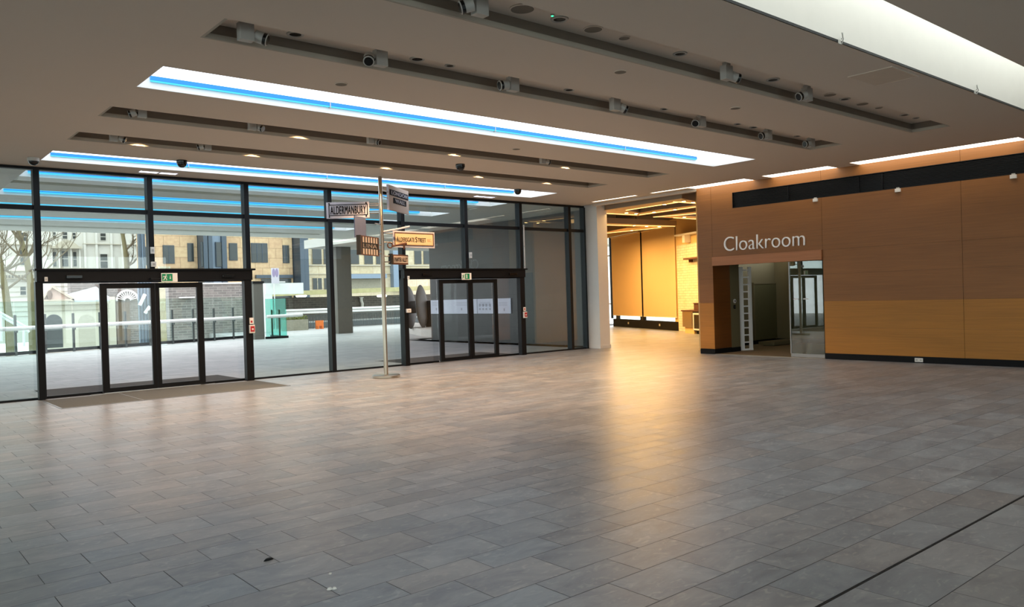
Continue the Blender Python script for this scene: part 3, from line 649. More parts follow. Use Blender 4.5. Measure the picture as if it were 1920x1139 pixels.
# ------------------------------------------------------------------ track spotlights
def make_spot(kind, name_label, loc, group, yaw, pitch, flip):
    """box gear tray hung from the recess lid, lamp barrel beside it (kind 0 big, 1 small)"""
    t = thing('spotlight', loc, name_label, 'spotlight', group)
    k = 1.0 if kind == 0 else .8; s = 1 if flip else -1
    MB().box(-.035*k, .035*k, -.035*k, .035*k, 0, .04).build('ceiling_plate', 'lamp_grey', t, local=True)
    MB().box(-.07*k, .07*k, -.045*k, .045*k, -.17*k, 0).build('gear_box', 'lamp_grey', t, bevel=.008, local=True)
    ax = Vector((math.cos(pitch)*math.cos(yaw), math.cos(pitch)*math.sin(yaw), -math.sin(pitch)))
    c = Vector((s*.145*k, -.01, -.115*k))
    MB().tube([(s*.07*k, 0, -.105*k), (s*.11*k, 0, -.11*k)], .018*k, 8).build('yoke', 'lens_black', t, smooth=True, local=True)
    h = MB().tube([c-ax*.055*k, c-ax*.05*k, c+ax*.03*k], [.04*k, .058*k, .058*k], 22).build('lamp_head', 'lamp_grey', t, smooth=True, local=True)
    MB().tube([c+ax*.0302*k, c+ax*.062*k], [.060*k, .060*k], 22).build('snoot', 'lens_black', h, local=True)
    MB().tube([c+ax*.0622*k, c+ax*.070*k], [.060*k, .054*k], 22).build('rim', 'lamp_grey', h, local=True); MB().tube([c+ax*.0702*k, c+ax*.0722*k], [.048*k, .046*k], 20).build('lens', 'lens_black', h, local=True)
    return t
LID = CZ+.11
rown = ['recess beside the white trough', 'recess before the middle light panel', 'recess beyond the middle light panel', 'recess beside the last light panel']
rowc = [sum(r)/2 for r in TR]
spots = [(0, 4.45, 2.6, .3, 0), (0, 8.2, -.5, .3, 1), (0, 10.05, 2.8, .4, 0),
         (1, 3.05, -.6, .35, 1), (1, 4.53, -2.2, .7, 0), (1, 6.4, 2.9, .2, 0), (1, 8.25, -.5, .5, 1), (1, 10.2, 3.6, .5, 0), (1, 12.05, 2.9, .3, 0), (1, 13.45, 2.9, .2, 0),
         (2, 3.2, 2.7, .3, 0), (2, 4.72, -.9, .3, 1), (2, 6.7, -1.1, .3, 1), (2, 10.5, -.3, .2, 1), (3, 3.3, -.4, .4, 1), (3, 4.72, 2.8, .3, 0)]
ordn = ['first', 'second', 'third', 'fourth', 'fifth', 'sixth', 'seventh']; cnt = [0]*4
for r, x, yaw, pit, fl in spots:
    lb = '%s grey spotlight from the left in the %s' % (ordn[cnt[r]], rown[r]); cnt[r] += 1
    make_spot(0 if r < 2 else 1, lb, (x, rowc[r], LID), 'spotlights in the ceiling recesses', yaw, pit, fl)

# ------------------------------------------------------------------ ceiling fittings
def disc(name, x, y, z, r, label, cat, group, lens='lens_black', ring='lamp_grey', solid=False, lit=False):
    t = thing(name, (x, y, z), label, cat, group)
    if solid:
        MB().lathe([(r*.96, 0), (r, .004), (r, .012)], (x, y, z-.012), 28).build('grille', 'speaker_grey', t, smooth=True)
        mb = MB(); prof = [(r, 0), (r*1.07, .003), (r*1.07, .011)]
        mb.lathe(prof, (x, y, z-.0115), 28).build('rim', 'ceiling_paint', t, smooth=True)
    else:
        mb = MB(); n = 28; vs = []; fs = []
        for rr, zz in ((r*.72, -.010), (r, -.012), (r*1.05, -.004), (r*1.05, 0), (r*.72, 0)): vs += [(x+rr*math.cos(2*PI*k/n), y+rr*math.sin(2*PI*k/n), z+zz) for k in range(n)]
        for i in range(5):
            for k in range(n): fs.append((i*n+k, i*n+(k+1)%n, ((i+1)%5)*n+(k+1)%n, ((i+1)%5)*n+k))
        mb.add(vs, fs).build('ring', ring, t, smooth=True)
        MB().lathe([(r*.70, 0), (r*.70, .004)], (x, y, z-.006), 24).build('lens', lens, t)
    return t
mat('speaker_grey', (120, 112, 100), .8, var=.06)
y1 = rowc[0]; L1 = CZ+.15; L2 = CZ+.15; kx = (L1-1.6)/(CZ-1.6)
G = 'round fittings in the recess beside the trough'
disc('ceiling_speaker', 4.75*kx, 5.33*kx, L1, .115, 'plain round speaker plate left of the green light', 'speaker', G, solid=True)
disc('downlight', 5.21*kx, 5.33*kx, L1, .085, 'round downlight beside the small green light', 'ceiling light', G)
t = thing('indicator_light', (5.08*kx, 5.33*kx, L1), 'tiny green indicator light beside the large trough', 'indicator light')
MB().lathe([(.02, 0), (.02, .012)], (5.08*kx, 5.29*kx, L1-.012), 12).build('ring', 'lamp_grey', t); MB().lathe([(.006, 0), (.013, .003), (.013, .006)], (5.08*kx, 5.29*kx, L1-.018), 12).build('lens', 'led_green', t)
disc('ceiling_speaker', 5.67*kx, 5.34*kx, L1, .095, 'plain round speaker plate right of the green light', 'speaker', G, solid=True)
disc('smoke_detector', 6.12*kx, 5.34*kx, L1, .06, 'small pale detector beyond the second round speaker plate', 'detector', G, solid=True)
disc('downlight', 7.03*kx, 5.35*kx, L1, .08, 'dark round downlight before the second spotlight beside the trough', 'ceiling light', G)
disc('downlight', 8.86*kx, 5.35*kx, L1, .085, 'dark round downlight just past the second spotlight beside the trough', 'ceiling light', G)
disc('ceiling_speaker', 10.2*kx, 5.32*kx, L1, .085, 'plain speaker plate just past the third spotlight beside the trough', 'speaker', G, solid=True)
disc('downlight', 10.62*kx, 5.33*kx, L1, .075, 'lit round downlight past the third spotlight beside the trough', 'ceiling light', G, lens='lamp_dim' if 'lamp_dim' in MATS else 'lens_black')
disc('ceiling_speaker', 11.11*kx, 5.32*kx, L1, .085, 'plain speaker plate beyond the lit downlight', 'speaker', G, solid=True)
disc('smoke_detector', 11.56*kx, 5.30*kx, L1, .055, 'small pale detector near the far end of the trough recess', 'detector', G, solid=True)
disc('downlight', 12.4*kx, 5.30*kx, L1, .075, 'round downlight near the far end of the trough recess', 'ceiling light', G)
disc('downlight', 12.8*kx, 5.30*kx, L1, .05, 'small dark downlight at the far end of the trough recess', 'ceiling light', G)
G = 'round fittings in the second recess'
for i, (x, r) in enumerate(((3.42, .085), (4.81, .085), (5.24, .06), (7.08, .07), (8.95, .06), (10.74, .06), (11.18, .07), (12.49, .06))):
    disc('downlight', x*kx, 7.11*kx, L2, r, '%s round downlight from the left in the second recess' % ('first', 'second', 'third', 'fourth', 'fifth', 'sixth', 'seventh', 'eighth')[i], 'ceiling light', G, solid=False)
for x, y, lb in ((4.62, 8.44, 'pale round detector on the ceiling near the middle light panel, left end'), (9.12, 10.5, 'pale round detector just beyond the middle light panel'), (7.01, 6.19, 'pale round detector between the two nearest recesses'), (9.77, 6.5, 'pale round detector between the two nearest recesses, farther along')):
    disc('smoke_detector', x, y, CZ, .07, lb, 'detector', 'detectors on the flat ceiling', solid=True)
# dome cameras
for x, y, lb, up in ((2.6, 15.4, 'white domed camera by the left end of the last light panel', 1), (4.72, 14.45, 'black domed camera before the last light panel, left of the signpost', 0), (9.24, 12.3, 'black domed camera between the two far recesses', 0), (12.6, 14.5, 'black domed camera before the right end of the last light panel', 0)):
    t = thing('ceiling_camera', (x, y, CZ), lb, 'camera', 'dome cameras on the ceiling')
    MB().lathe([(.09, 0), (.09, -.05), (.085, -.06)][::-1], (x, y, CZ), 24).build('housing', 'lamp_grey' if up else 'lens_black', t, smooth=True)
    MB().lathe([(.03, -.125), (.06, -.105), (.078, -.08), (.08, -.061)], (x, y, CZ), 24).build('dome', 'lens_black', t, smooth=True)
# access hatch
a, b = at(1605, 140, 2, CZ), at(1712, 133, 2, CZ)
t = thing('access_hatch', (9.95, 4.5, CZ), 'square access hatch in the ceiling beside the trough', 'hatch')
mat('hatch_paint', (208, 192, 174), .8)
MB().box(9.55, 10.25, 4.22, 4.72, CZ-.008, CZ-.0005).build('lid', 'hatch_paint', t); mb = MB()
mb.box(9.53, 10.27, 4.72, 4.74, CZ-.010, CZ-.0005); mb.box(9.53, 10.27, 4.20, 4.22, CZ-.010, CZ-.0005); mb.box(9.53, 9.55, 4.22, 4.72, CZ-.010, CZ-.0005); mb.box(10.25, 10.27, 4.22, 4.72, CZ-.010, CZ-.0005); mb.build('frame', 'ceiling_paint', t)
# slim lit fittings right by the glass
for x, w, lb in ((4.78, .34, 'slim lit panel in the ceiling edge above the nearer sliding doors'), (12.75, .3, 'slim lit panel in the ceiling edge above the far sliding doors')):
    t = thing('slim_light', (x, 15.95, CZ), lb, 'ceiling light', 'slim lights over the doors')
    mb = MB(); mb.box(x-w, x+w, 15.84, 15.87, CZ-.012, CZ-.0005); mb.box(x-w, x+w, 16.05, 16.08, CZ-.012, CZ-.0005); mb.box(x-.02, x+.02, 15.87, 16.05, CZ-.012, CZ-.0005); mb.build('frame', 'white_paint', t)
    for sx in (-1, 1): MB().box(x+sx*.02, x+sx*(w-.01), 15.871, 16.049, CZ-.009, CZ-.0005).build('diffuser', 'panel_glow', t)

# warm downlights inside the two far recesses
k = 0
for row, xs in ((2, (5.6, 8.6, 11.4)), (3, (3.75, 5.6, 8.3, 10.6, 12.6))):
    for x in xs:
        y = TR[row][1]-.22; z = CZ+.15; k += 1
        t = thing('downlight', (x, y, z), 'lit warm downlight, %s from the left in the %s' % (ordn[xs.index(x)], rown[row]), 'ceiling light', 'warm downlights in the far recesses')
        MB().lathe([(.06, 0), (.06, .01)], (x, y, z-.0105), 20).build('ring', 'lamp_grey', t, smooth=True); MB().lathe([(.04, 0), (.04, .004)], (x, y, z-.015), 16).build('lens', 'lamp_soft', t)
        ld = bpy.data.lights.new('recess_lamp', 'SPOT'); ld.energy = 230; ld.color = (1, .62, .32); ld.spot_size = math.radians(128); ld.spot_blend = .35; ld.shadow_soft_size = .04
        lo = bpy.data.objects.new('recess_lamp', ld); COL.objects.link(lo); lo.location = (x, y, z-.03)

# ------------------------------------------------------------------ cafe beyond the opening
mat('cafe_wall', (226, 190, 128), .7, var=.03); mat('cafe_dark', (34, 26, 22), .9); mat('baffle_face', (150, 128, 104), .7); mat('baffle_oak', (240, 196, 130), .55, var=.06)
mat('blind_fabric', (222, 190, 138), .85, var=.03, scale=2); brickmat('white_tile', (236, 222, 196), (228, 212, 184), (196, 178, 148), .3, .1, .3, .008, 'YZ')
CP, CQ = Vector((28.54, 26.11, 0)), Vector((25.7, 20.02, 0)); cdv = (CQ-CP).normalized(); LPQ = (CQ-CP).length
S(MB().box(17.2, 31, 12.3, 29, 4.5, 4.6).build('ceiling_cafe', 'cafe_dark'), 'dark ceiling above the cafe slats', 'ceiling')
mb = MB(); mb.slab(CP, cdv, LPQ+.02, LPQ+4.5, 0, 4.5, .012, .2)
S(mb.build('wall_cafe', 'cafe_wall'), 'warm plaster wall at the back of the cafe', 'wall')
S(MB().slab(CP, cdv, LPQ+.08, LPQ+4.4, .0, 3.42, -.015, .01).build('wall_cafe_tiles', 'white_tile'), 'white tiled lower wall at the back of the cafe', 'wall')
S(MB().box(17.74, 24.2, 13.03, 13.12, 0, 4.5).build('wall_cafe_side', 'cafe_wall'), 'warm side wall of the cafe', 'wall')
mb = MB(); mb.box(17.362, 17.77, 12.262, 12.3, 2.51, 4.5); mb.box(17.71, 17.77, 12.3, 13.029, 2.37, 4.5)
S(mb.build('wall_cafe_return', 'cafe_wall'), 'warm return wall between the oak pier and cafe', 'wall')
w = thing('window_10', (27, 23, 0), 'tall cafe window behind the tan blinds', 'window', kind='structure')
MB().slab(CP, cdv, -1.6, LPQ, .365, 4.3, .10, .11).build('glass', 'glass_window', w)
MB().slab(CP, cdv, -1.6, LPQ, 4.3, 4.5, .0, .12).build('head', 'cafe_wall', w)
MB().slab(CP, cdv, 3.05, 3.56, .365, 4.3, .03, .095).build('mullion', 'black_frame', w)
MB().slab(CP, cdv, LPQ-.3, LPQ+.018, .365, 4.3, .03, .095).build('mullion', 'cafe_wall', w)
for s in (-.35,): MB().slab(CP, cdv, s, s+.08, .365, 4.3, .04, .14).build('mullion', 'black_frame', w)
for z in (1.05, 3.4): MB().slab(CP, cdv, -1.6, -.35, z, z+.05, .05, .14).build('rail', 'dull_steel', w)
t = thing('window_plinth', (27, 23, 0), 'long black heater plinth under the cafe window', 'plinth')
MB().slab(CP, cdv, -.0, LPQ, .0, .36, .0, .2).build('body', 'black_plinth', t)
for s in (1.75, 5.0): MB().slab(CP, cdv, s, s+.11, .15, .24, -.012, -.0005).build('socket', 'lamp_grey', t)
for s in (.35, 3.1): MB().slab(CP, cdv, s, s+.33, .3602, .52, .005, .09).build('valve_box', 'dark_iron', t)
for i, (s0, s1) in enumerate(((.05, 3.36), (3.52, LPQ-.06))):
    t = thing('roller_blind', CP+cdv*(s0+s1)/2, ('wide tan roller blind at the left of the cafe window', 'tan roller blind beside the white tiled wall')[i], 'blind', 'tan blinds in the cafe window')
    MB().slab(CP, cdv, s0, s1, .55, 4.22, -.018, -.012).build('fabric', 'blind_fabric', t)
    q0, q1 = CP+cdv*s0, CP+cdv*s1; nn = Vector((-cdv.y, cdv.x, 0))*-.02
    MB().tube([q0+nn+Vector((0, 0, 4.25)), q1+nn+Vector((0, 0, 4.25))], .03, 12).build('roller', 'cafe_wall', t, smooth=True)
    MB().slab(CP, cdv, s0, s1, .52, .55, -.028, -.004).build('bottom_bar', 'white_paint', t)
# dark wall seen outside, shared with the cafe
brickmat('dark_cladding', (46, 46, 44), (40, 40, 39), (34, 34, 34), 3.0, .55, .45, .012, 'YZ')
S(MB().box(17.45, 17.65, 16.48, 25.4, 0, 4.5).build('wall_terrace', 'dark_cladding'), 'dark clad wall outside the far sliding doors', 'wall')
S(MB().prism([(17.65, 25.2, 0), (17.65, 25.4, 0), (29.4, 28.4, 0), (29.4, 28.2, 0)], (0, 0, 4.5)).build('wall_cafe_back', 'cafe_wall'), 'warm end wall of the cafe', 'wall')
# folded baffles
o_ = lambda x, y: (1120+x/9.14, 340+y/9.14)
BZ = 4.02
BAFF = [([(130, 500), (1450, 300), (1760, 362), (1760, 400), (1420, 370), (480, 498), (130, 522)], 'oak slat baffle nearest the hall in the cafe ceiling', .34),
        ([(130, 523), (480, 503), (720, 548), (950, 505), (1760, 402), (1760, 445), (950, 560), (690, 597), (130, 565)], 'second folded oak baffle in the cafe ceiling', .14),
        ([(942, 612), (1760, 515), (1760, 560), (1400, 590), (1760, 612), (1760, 662)], 'folded oak baffle at the right of the cafe ceiling', .22),
        ([(130, 722), (800, 748), (1360, 766), (700, 828), (130, 903), (130, 876), (500, 800), (820, 790), (130, 762)], 'folded oak baffle above the tan blinds', .2)]
def bp(x, y, z=BZ): return at(*o_(x, y), 2, z)
LINES = ([((490, 493), (1430, 345)), ((1300, 345), (1740, 375))], [((140, 545), (680, 572)), ((720, 570), (1740, 425))], [((960, 610), (1740, 545)), ((1300, 620), (1740, 645))], [((140, 745), (1330, 768)), ((150, 888), (1100, 790))])
for (pts, lb, hh), lines in zip(BAFF, LINES):
    P_ = [bp(x, y) for x, y in pts]
    t = thing('ceiling_baffle', (P_[0].x, P_[0].y, BZ), lb, 'ceiling baffle', 'folded oak baffles in the cafe ceiling')
    MB().prism([p_+Vector((0, 0, .012)) for p_ in P_], (0, 0, hh-.012)).build('panel', 'baffle_face', t)
    MB().prism(P_, (0, 0, .0115)).build('soffit', 'baffle_oak', t)
    for (x0, y0), (x1, y1) in lines:
        a, b = bp(x0, y0), bp(x1, y1); MB().tube([a-Vector((0, 0, .014)), b-Vector((0, 0, .014))], .008, 6).build('light_strip', 'strip_warm', t)
    c_ = sum(P_, Vector())/len(P_)
    mb = MB()
    for q in (P_[0].lerp(P_[1], .3), P_[0].lerp(P_[1], .8)): mb.tube([(q.x+.05, q.y+.05, BZ+hh), (q.x+.05, q.y+.05, 4.5)], .012, 6)
    mb.build('hanger', 'black_frame', t)
CL = [(500, 530), (665, 545), (1150, 385), (1480, 330), (1640, 350), (630, 750), (845, 765), (1060, 768), (1490, 605), (970, 520), (590, 835), (1330, 475)]
lbs = ['over the left end of the second baffle', 'at the fold of the second baffle', 'along the baffle nearest the hall', 'at the right fold of the baffle nearest the hall', 'at the right end of the baffle nearest the hall', 'left on the baffle above the blinds', 'middle of the baffle above the blinds', 'right on the baffle above the blinds', 'under the right hand baffle', 'middle of the second baffle', 'low on the baffle above the blinds', 'right arm of the second baffle']
for i, (x, y) in enumerate(CL):
    q = bp(x, y)
    t = thing('downlight', (q.x, q.y, BZ), 'small bright cafe downlight ' + lbs[i], 'ceiling light', 'cafe downlights')
    MB().lathe([(.07, 0), (.07, .02)], (q.x, q.y, BZ-.022), 16).build('ring', 'baffle_oak', t, smooth=True); MB().lathe([(.05, 0), (.05, .006)], (q.x, q.y, BZ-.03), 16).build('lens', 'lamp_warm', t)
for i, (x, y, e) in enumerate(((18.7, 15.9, 55), (20.8, 17.8, 150), (22.6, 19.6, 300), (24.0, 23.4, 260))):
    ld = bpy.data.lights.new('cafe_lamp', 'AREA'); ld.shape = 'DISK'; ld.size = 3.0; ld.energy = e*1.0; ld.color = (1, .58, .20)
    lo = bpy.data.objects.new('cafe_lamp', ld); COL.objects.link(lo); lo.location = (x, y, 3.9)
# counter, fridge, tray, shelf
kd = cdv; KP = Vector((24.52, 18.95, 0))
s_ = lambda px, py: on_line(px, py, KP, (kd.x, kd.y))
a0 = s_(1279.5, 600)[0]; a1 = s_(1299, 600)[0]; zt = s_(1290, 582)[1]
t = thing('counter_cabinet', KP, 'stainless counter cabinet before the white tiled cafe wall', 'cabinet')
MB().slab(KP, kd, a0, a1, .24, zt-.05, 0, .42).build('body', 'steel', t, bevel=.01)
MB().slab(KP, kd, a0-.05, a1+1.6, zt-.048, zt, -.03, .45).build('worktop', 'rust_brown', t)
MB().slab(KP, kd, a0+.1, a1, .0, .238, .05, .4).build('kick_base', 'baffle_oak', t)
MB().slab(KP, kd, a0+.06, a1-.06, .30, zt-.10, -.012, -.0005).build('door', 'steel', t)
t = thing('bar_fridge', KP+kd*(a1+.3), 'bar fridge with white framed glass door under the cafe counter', 'fridge')
MB().slab(KP, kd, a1+.03, a1+.75, .1, zt-.055, .02, .42).build('body', 'black_frame', t)
mb = MB(); a, b = a1+.05, a1+.73; z0, z1 = .14, zt-.1
mb.slab(KP, kd, a, a+.06, z0, z1, -.02, .015); mb.slab(KP, kd, b-.06, b, z0, z1, -.02, .015); mb.slab(KP, kd, a+.06, b-.06, z0, z0+.06, -.02, .015); mb.slab(KP, kd, a+.06, b-.06, z1-.06, z1, -.02, .015)
dr = mb.build('door_frame', 'white_paint', t); MB().slab(KP, kd, a+.06, b-.06, z0+.06, z1-.06, -.005, .002).build('glass', 'lens_black', dr)
MB().slab(KP, kd, a1+.1, a1+.7, .0, .1, .1, .4).build('base', 'black_plinth', t)
t = thing('tray_box', KP+kd*(a1+.2)+Vector((0, 0, zt)), 'brown box standing on the cafe counter', 'box')
MB().slab(KP, kd, a1-.05, a1+.75, zt+.001, zt+.24, .08, .38).build('body', 'rust_brown', t, bevel=.008); MB().slab(KP, kd, a1-.07, a1+.77, zt+.241, zt+.27, .06, .40).build('lid', 'rust_brown', t)
q = [on_line(x, y, CP, (cdv.x, cdv.y)) for x, y in ((1277, 443), (1306, 441), (1290, 448), (1293, 455), (1294, 486), (1310, 485))]
t = thing('wall_shelf', CP+cdv*q[0][0], 'white shelf bracket high on the cafe wall', 'shelf')
MB().slab(CP, cdv, q[0][0], q[1][0]+.6, q[0][1]-.02, q[0][1]+.04, -.3, -.002).build('board', 'white_paint', t); MB().slab(CP, cdv, q[2][0], q[3][0]+.08, q[3][1], q[0][1]-.021, -.25, -.002).build('bracket', 'white_paint', t)
t = thing('wall_shelf', CP+cdv*q[4][0], 'thin brown shelf on the white tiled cafe wall', 'shelf')
MB().slab(CP, cdv, q[4][0], q[5][0]+.6, q[4][1]-.03, q[4][1]+.03, -.3, -.031).build('board', 'rust_brown', t); MB().slab(CP, cdv, q[4][0]+.25, q[4][0]+.28, q[4][1]-.14, q[4][1]-.031, -.2, -.031).build('bracket', 'rust_brown', t)

# ------------------------------------------------------------------ litter on the floor
for i, (px, py, l, w_, h_, m_, lb) in enumerate(((618.5, 1106, .026, .016, .012, 'white_paint', 'white scrap on the slate floor, left one of a close pair'), (627, 1105, .024, .014, .010, 'white_paint', 'white scrap on the slate floor, right one of a close pair'), (619, 1077, .016, .012, .008, 'white_paint', 'tiny white crumb beyond the pair of white scraps'), (503, 1051, .05, .016, .012, 'black_plinth', 'small black scrap on the slate floor'))):
    p = at(px, py, 2, 0); mb = MB()
    n = 7; top = [(p.x+l*.7*math.cos(a)*random.uniform(.8, 1.1), p.y+w_*math.sin(a)*random.uniform(.8, 1.1), .0005) for a in [2*PI*k/n for k in range(n)]]
    vs = top + [(p.x+(v[0]-p.x)*.6, p.y+(v[1]-p.y)*.6, h_*random.uniform(.7, 1.1)) for v in top]
    mb.add(vs, [tuple(range(n))[::-1], tuple(range(n, 2*n))] + [(k, (k+1)%n, n+(k+1)%n, n+k) for k in range(n)])
    tag(mb.build('scrap', m_), lb, 'scrap', 'scraps on the floor')

# ------------------------------------------------------------------ terrace canopy
CS = [(16.85, 17.62), (19.55, 20.55), (22.05, 22.8), (25.05, 26.05)]; CT = [(18.2, 18.6), (23.5, 23.9), (27.6, 28.1)]  # first and third light slots added to imitate indoor panels reflected in the glass
mb = MB(); y = 16.47; cx0, cx1 = 2.72, 14.25
mb.box(cx1, 17.45, y, 29.7, CZ, 4.7); mb.box(-11, cx0, y, 29.7, CZ, 4.7, 1)
for a, b in sorted(CS+CT): mb.box(cx0, cx1, y, a, CZ, 4.7); y = b
mb.box(cx0, cx1, y, 29.7, CZ, 4.7)
for a, b in CT: mb.box(cx0, cx1, a, b, CZ+.12, 4.7)
for a, b in CS: mb.box(cx0, cx1, a, b, CZ+.2, 4.7)
S(mb.build('ceiling_canopy', ['grey_soffit', 'white_paint']), 'pale soffit of the canopy over the terrace', 'canopy')
for i, (a, b) in enumerate(CS):
    t = thing('canopy_and_reflected_light', (8.5, (a+b)/2, CZ), ('blue and white panel added just outside the glass to imitate a reflection', 'blue and white light panel in the outdoor canopy, second from the glass', 'blue and white panel added to imitate a reflection, third from the glass', 'blue and white light panel in the outdoor canopy, farthest from the glass')[i], 'ceiling light', 'light panels in the outdoor canopy')
    MB().box(cx0+.01, cx1-.01, a+.01, b-.01, CZ+.15, CZ+.19).build('diffuser', 'canopy_glow' if 'canopy_glow' in MATS else 'panel_glow', t)
    MB().box(cx0+.15, cx1-.5, b-.10, b-.02, CZ+.06, CZ+.145).build('led_strip', 'led_cyan', t)
    MB().box(cx0+.15, cx1-.5, b-.11, b-.02, CZ+.085, CZ+.105).build('led_edge', 'led_blue', t)
# walkway slab and column outside
mat('concrete', (186, 184, 178), .8, var=.08, scale=2); mat('dark_concrete', (104, 100, 94), .8, var=.1)
S(MB().prism([(18.0, 29.9, 4.28), (18.0, 37.2, 4.28), (34, 37.2, 4.28), (34, 29.9, 4.28)], (0, 0, .42)).build('slab_walkway', 'concrete'), 'concrete walkway slab above the terrace', 'slab')
S(MB().box(18.75, 19.55, 35.3, 36.2, 0, 4.28).build('column_terrace', 'dark_concrete'), 'square concrete column on the terrace', 'column')

# balustrade
bpx = [-32, 28, 84, 137, 187, 235, 280, 323, 362, 401, 437, 470]
BA, BB = Vector((4.31, 32.85, 0)), Vector((14.43, 36.2, 0)); bd = (BB-BA).normalized()
t = thing('glass_balustrade', BA, 'glass balustrade with pale handrail along the terrace edge', 'balustrade')
S0, S1 = -11, 10.75
MB().slab(BA, bd, S0, S1, .02, .14, -.04, .06).build('base_rail', 'black_frame', t)
mat('post_grey', (84, 90, 90), .5, .5); mat('rail_white', (226, 226, 224), .4)
ss = [on_line(x, 620, BA, (bd.x, bd.y))[0] for x in bpx]
for s in ss:
    if s > S1: continue
    ps = MB().slab(BA, bd, s-.04, s+.04, .0, 1.45, -.05, .0).build('post', 'post_grey', t)
    q = BA+bd*s; nn = Vector((bd.y, -bd.x, 0))
    MB().slab(BA, bd, s-.025, s+.025, .82, .92, -.15, -.051).build('rail_bracket', 'post_grey', ps)
gs = [S0]+[s for s in ss if s < S1-.3]+[S1]
for a, b in zip(gs, gs[1:]):
    if b-a > .1: MB().slab(BA, bd, a+.01, b-.01, .14, 1.93, .01, .022).build('glass_panel', 'glass_teal', t)
q0, q1 = BA+bd*S0, BA+bd*(S1+.1); nn = Vector((bd.y, -bd.x, 0))*.15
MB().tube([q0+nn+Vector((0, 0, .97)), q1+nn+Vector((0, 0, .97))], .075, 14).build('handrail', 'rail_white', t, smooth=True)
# dark post and the glazed corner
t = thing('dark_pier', (14.3, 34.55, 0), 'dark pier at the end of the glass balustrade', 'pier')
MB().box(14.16, 14.6, 34.4, 34.9, 0, 2.5).build('shaft', 'dark_concrete', t); MB().box(14.12, 14.64, 34.36, 34.94, 2.5, 2.6).build('cap', 'black_frame', t)
t = thing('glass_corner', (15.2, 34.4, 0), 'teal glass corner screen on the terrace', 'glass screen')
MB().box(14.64, 15.62, 34.3, 34.32, .1, 1.8).build('glass_panel', 'glass_corner', t); MB().box(15.6, 15.62, 34.34, 36.0, .1, 1.8).build('glass_panel', 'glass_corner', t)
MB().box(14.62, 15.66, 34.24, 34.38, 0, .1).build('base_rail', 'black_frame', t); MB().box(15.56, 15.66, 34.38, 36.0, 0, .1).build('base_rail', 'black_frame', t)
for x in (14.95, 15.3): MB().box(x, x+.06, 34.4, 34.46, 0, 1.3).build('post', 'post_grey', t)
MB().tube([(14.62, 34.15, 1.0), (16.3, 34.1, 1.02)], .075, 12).build('handrail', 'rail_white', t, smooth=True)

# sculpture of two discs
mat('bronze_grey', (84, 82, 80), .6, .2, var=.25, scale=2.5)
t = thing('disc_sculpture', (20.3, 30.0, 0), 'sculpture of two upright grey discs on a stone plinth', 'sculpture')
MB().prism([at(752, 622, 2, 0), at(790, 631, 2, 0), at(814, 633, 2, 0), at(818, 622, 2, 0), at(775, 615, 2, 0)], (0, 0, .3)).build('plinth', 'concrete', t)
c0 = at(791, 575, 1, 30.0); ax = Vector((.86, .50, .0)).normalized()
def dish(c, r, ax, name):
    c = Vector(c); ax = Vector(ax).normalized(); a = ax.cross(Vector((0, 0, 1))).normalized(); b = a.cross(ax)
    prof = [(.05, -.09), (r*.5, -.10), (r*.9, -.05), (r, 0), (r*.9, .05), (r*.5, .10), (.05, .09)]; n = 40; vs = []; fs = []
    for rr, h in prof: vs += [c + ax*h + rr*(math.cos(2*PI*k/n)*a + math.sin(2*PI*k/n)*b) for k in range(n)]
    for i in range(len(prof)-1):
        for k in range(n): fs.append((i*n+k, i*n+(k+1)%n, (i+1)*n+(k+1)%n, (i+1)*n+k))
    fs += [tuple(range(n))[::-1], tuple(range((len(prof)-1)*n, len(prof)*n))]
    MB().add(vs, fs).build(name, 'bronze_grey', t, smooth=True)
dish(c0, .98, (.66, -.75, .05), 'disc'); 
c1 = at(768, 577, 1, 30.6); dish(c1, .98, (.66, -.75, .05), 'disc')
MB().tube([c0, c1], .28, 20).build('hub', 'bronze_grey', t, smooth=True)
c2 = at(807, 590, 1, 30.4); MB().slab((c2.x, c2.y), (.8, -.6), -.22, .22, .25, 1.5, -.2, .2).build('side_block', 'black_frame', t)

# notice panel on the dark wall
mat('notice_white', (206, 212, 226), .5, var=.02); mat('notice_ink', (172, 176, 188), .6)
t = thing('notice_sign', (17.45, 23, 1.25), 'long white notice panel on the dark terrace wall', 'notice')
fy = lambda px: at(px, 575, 0, 17.44).y
yl, yr = fy(808.5), fy(958.5); zt = at(880, 561.5, 0, 17.44).z; zb = at(880, 588.5, 0, 17.44).z
MB().box(17.42, 17.449, yr, min(yl, 25.39), zb, zt).build('panel', 'notice_white', t)
mb = MB()
def rowbar(px0, px1, py, h): 
    a, b = fy(px0), fy(px1); z = at((px0+px1)/2, py, 0, 17.44).z; mb.box(17.414, 17.4195, b, a, z-h/2, z+h/2)
for px0, px1 in ((812, 822), (856, 876), (901, 920), (936, 952)):
    for i, py in enumerate((567.5, 570, 572.5)): rowbar(px0, px1, py, .012)
for px, py in ((818, 580), (865, 580), (945, 581)): rowbar(px, px+2.2, py, .09)
for px in (899, 905, 911, 918): rowbar(px, px+3, 580, .07); rowbar(px, px+3, 572.5, .10)
mb.build('print', 'notice_ink', t); MB().box(17.414, 17.4195, fy(896), fy(895), zb, zt).build('joint', 'notice_ink', t)

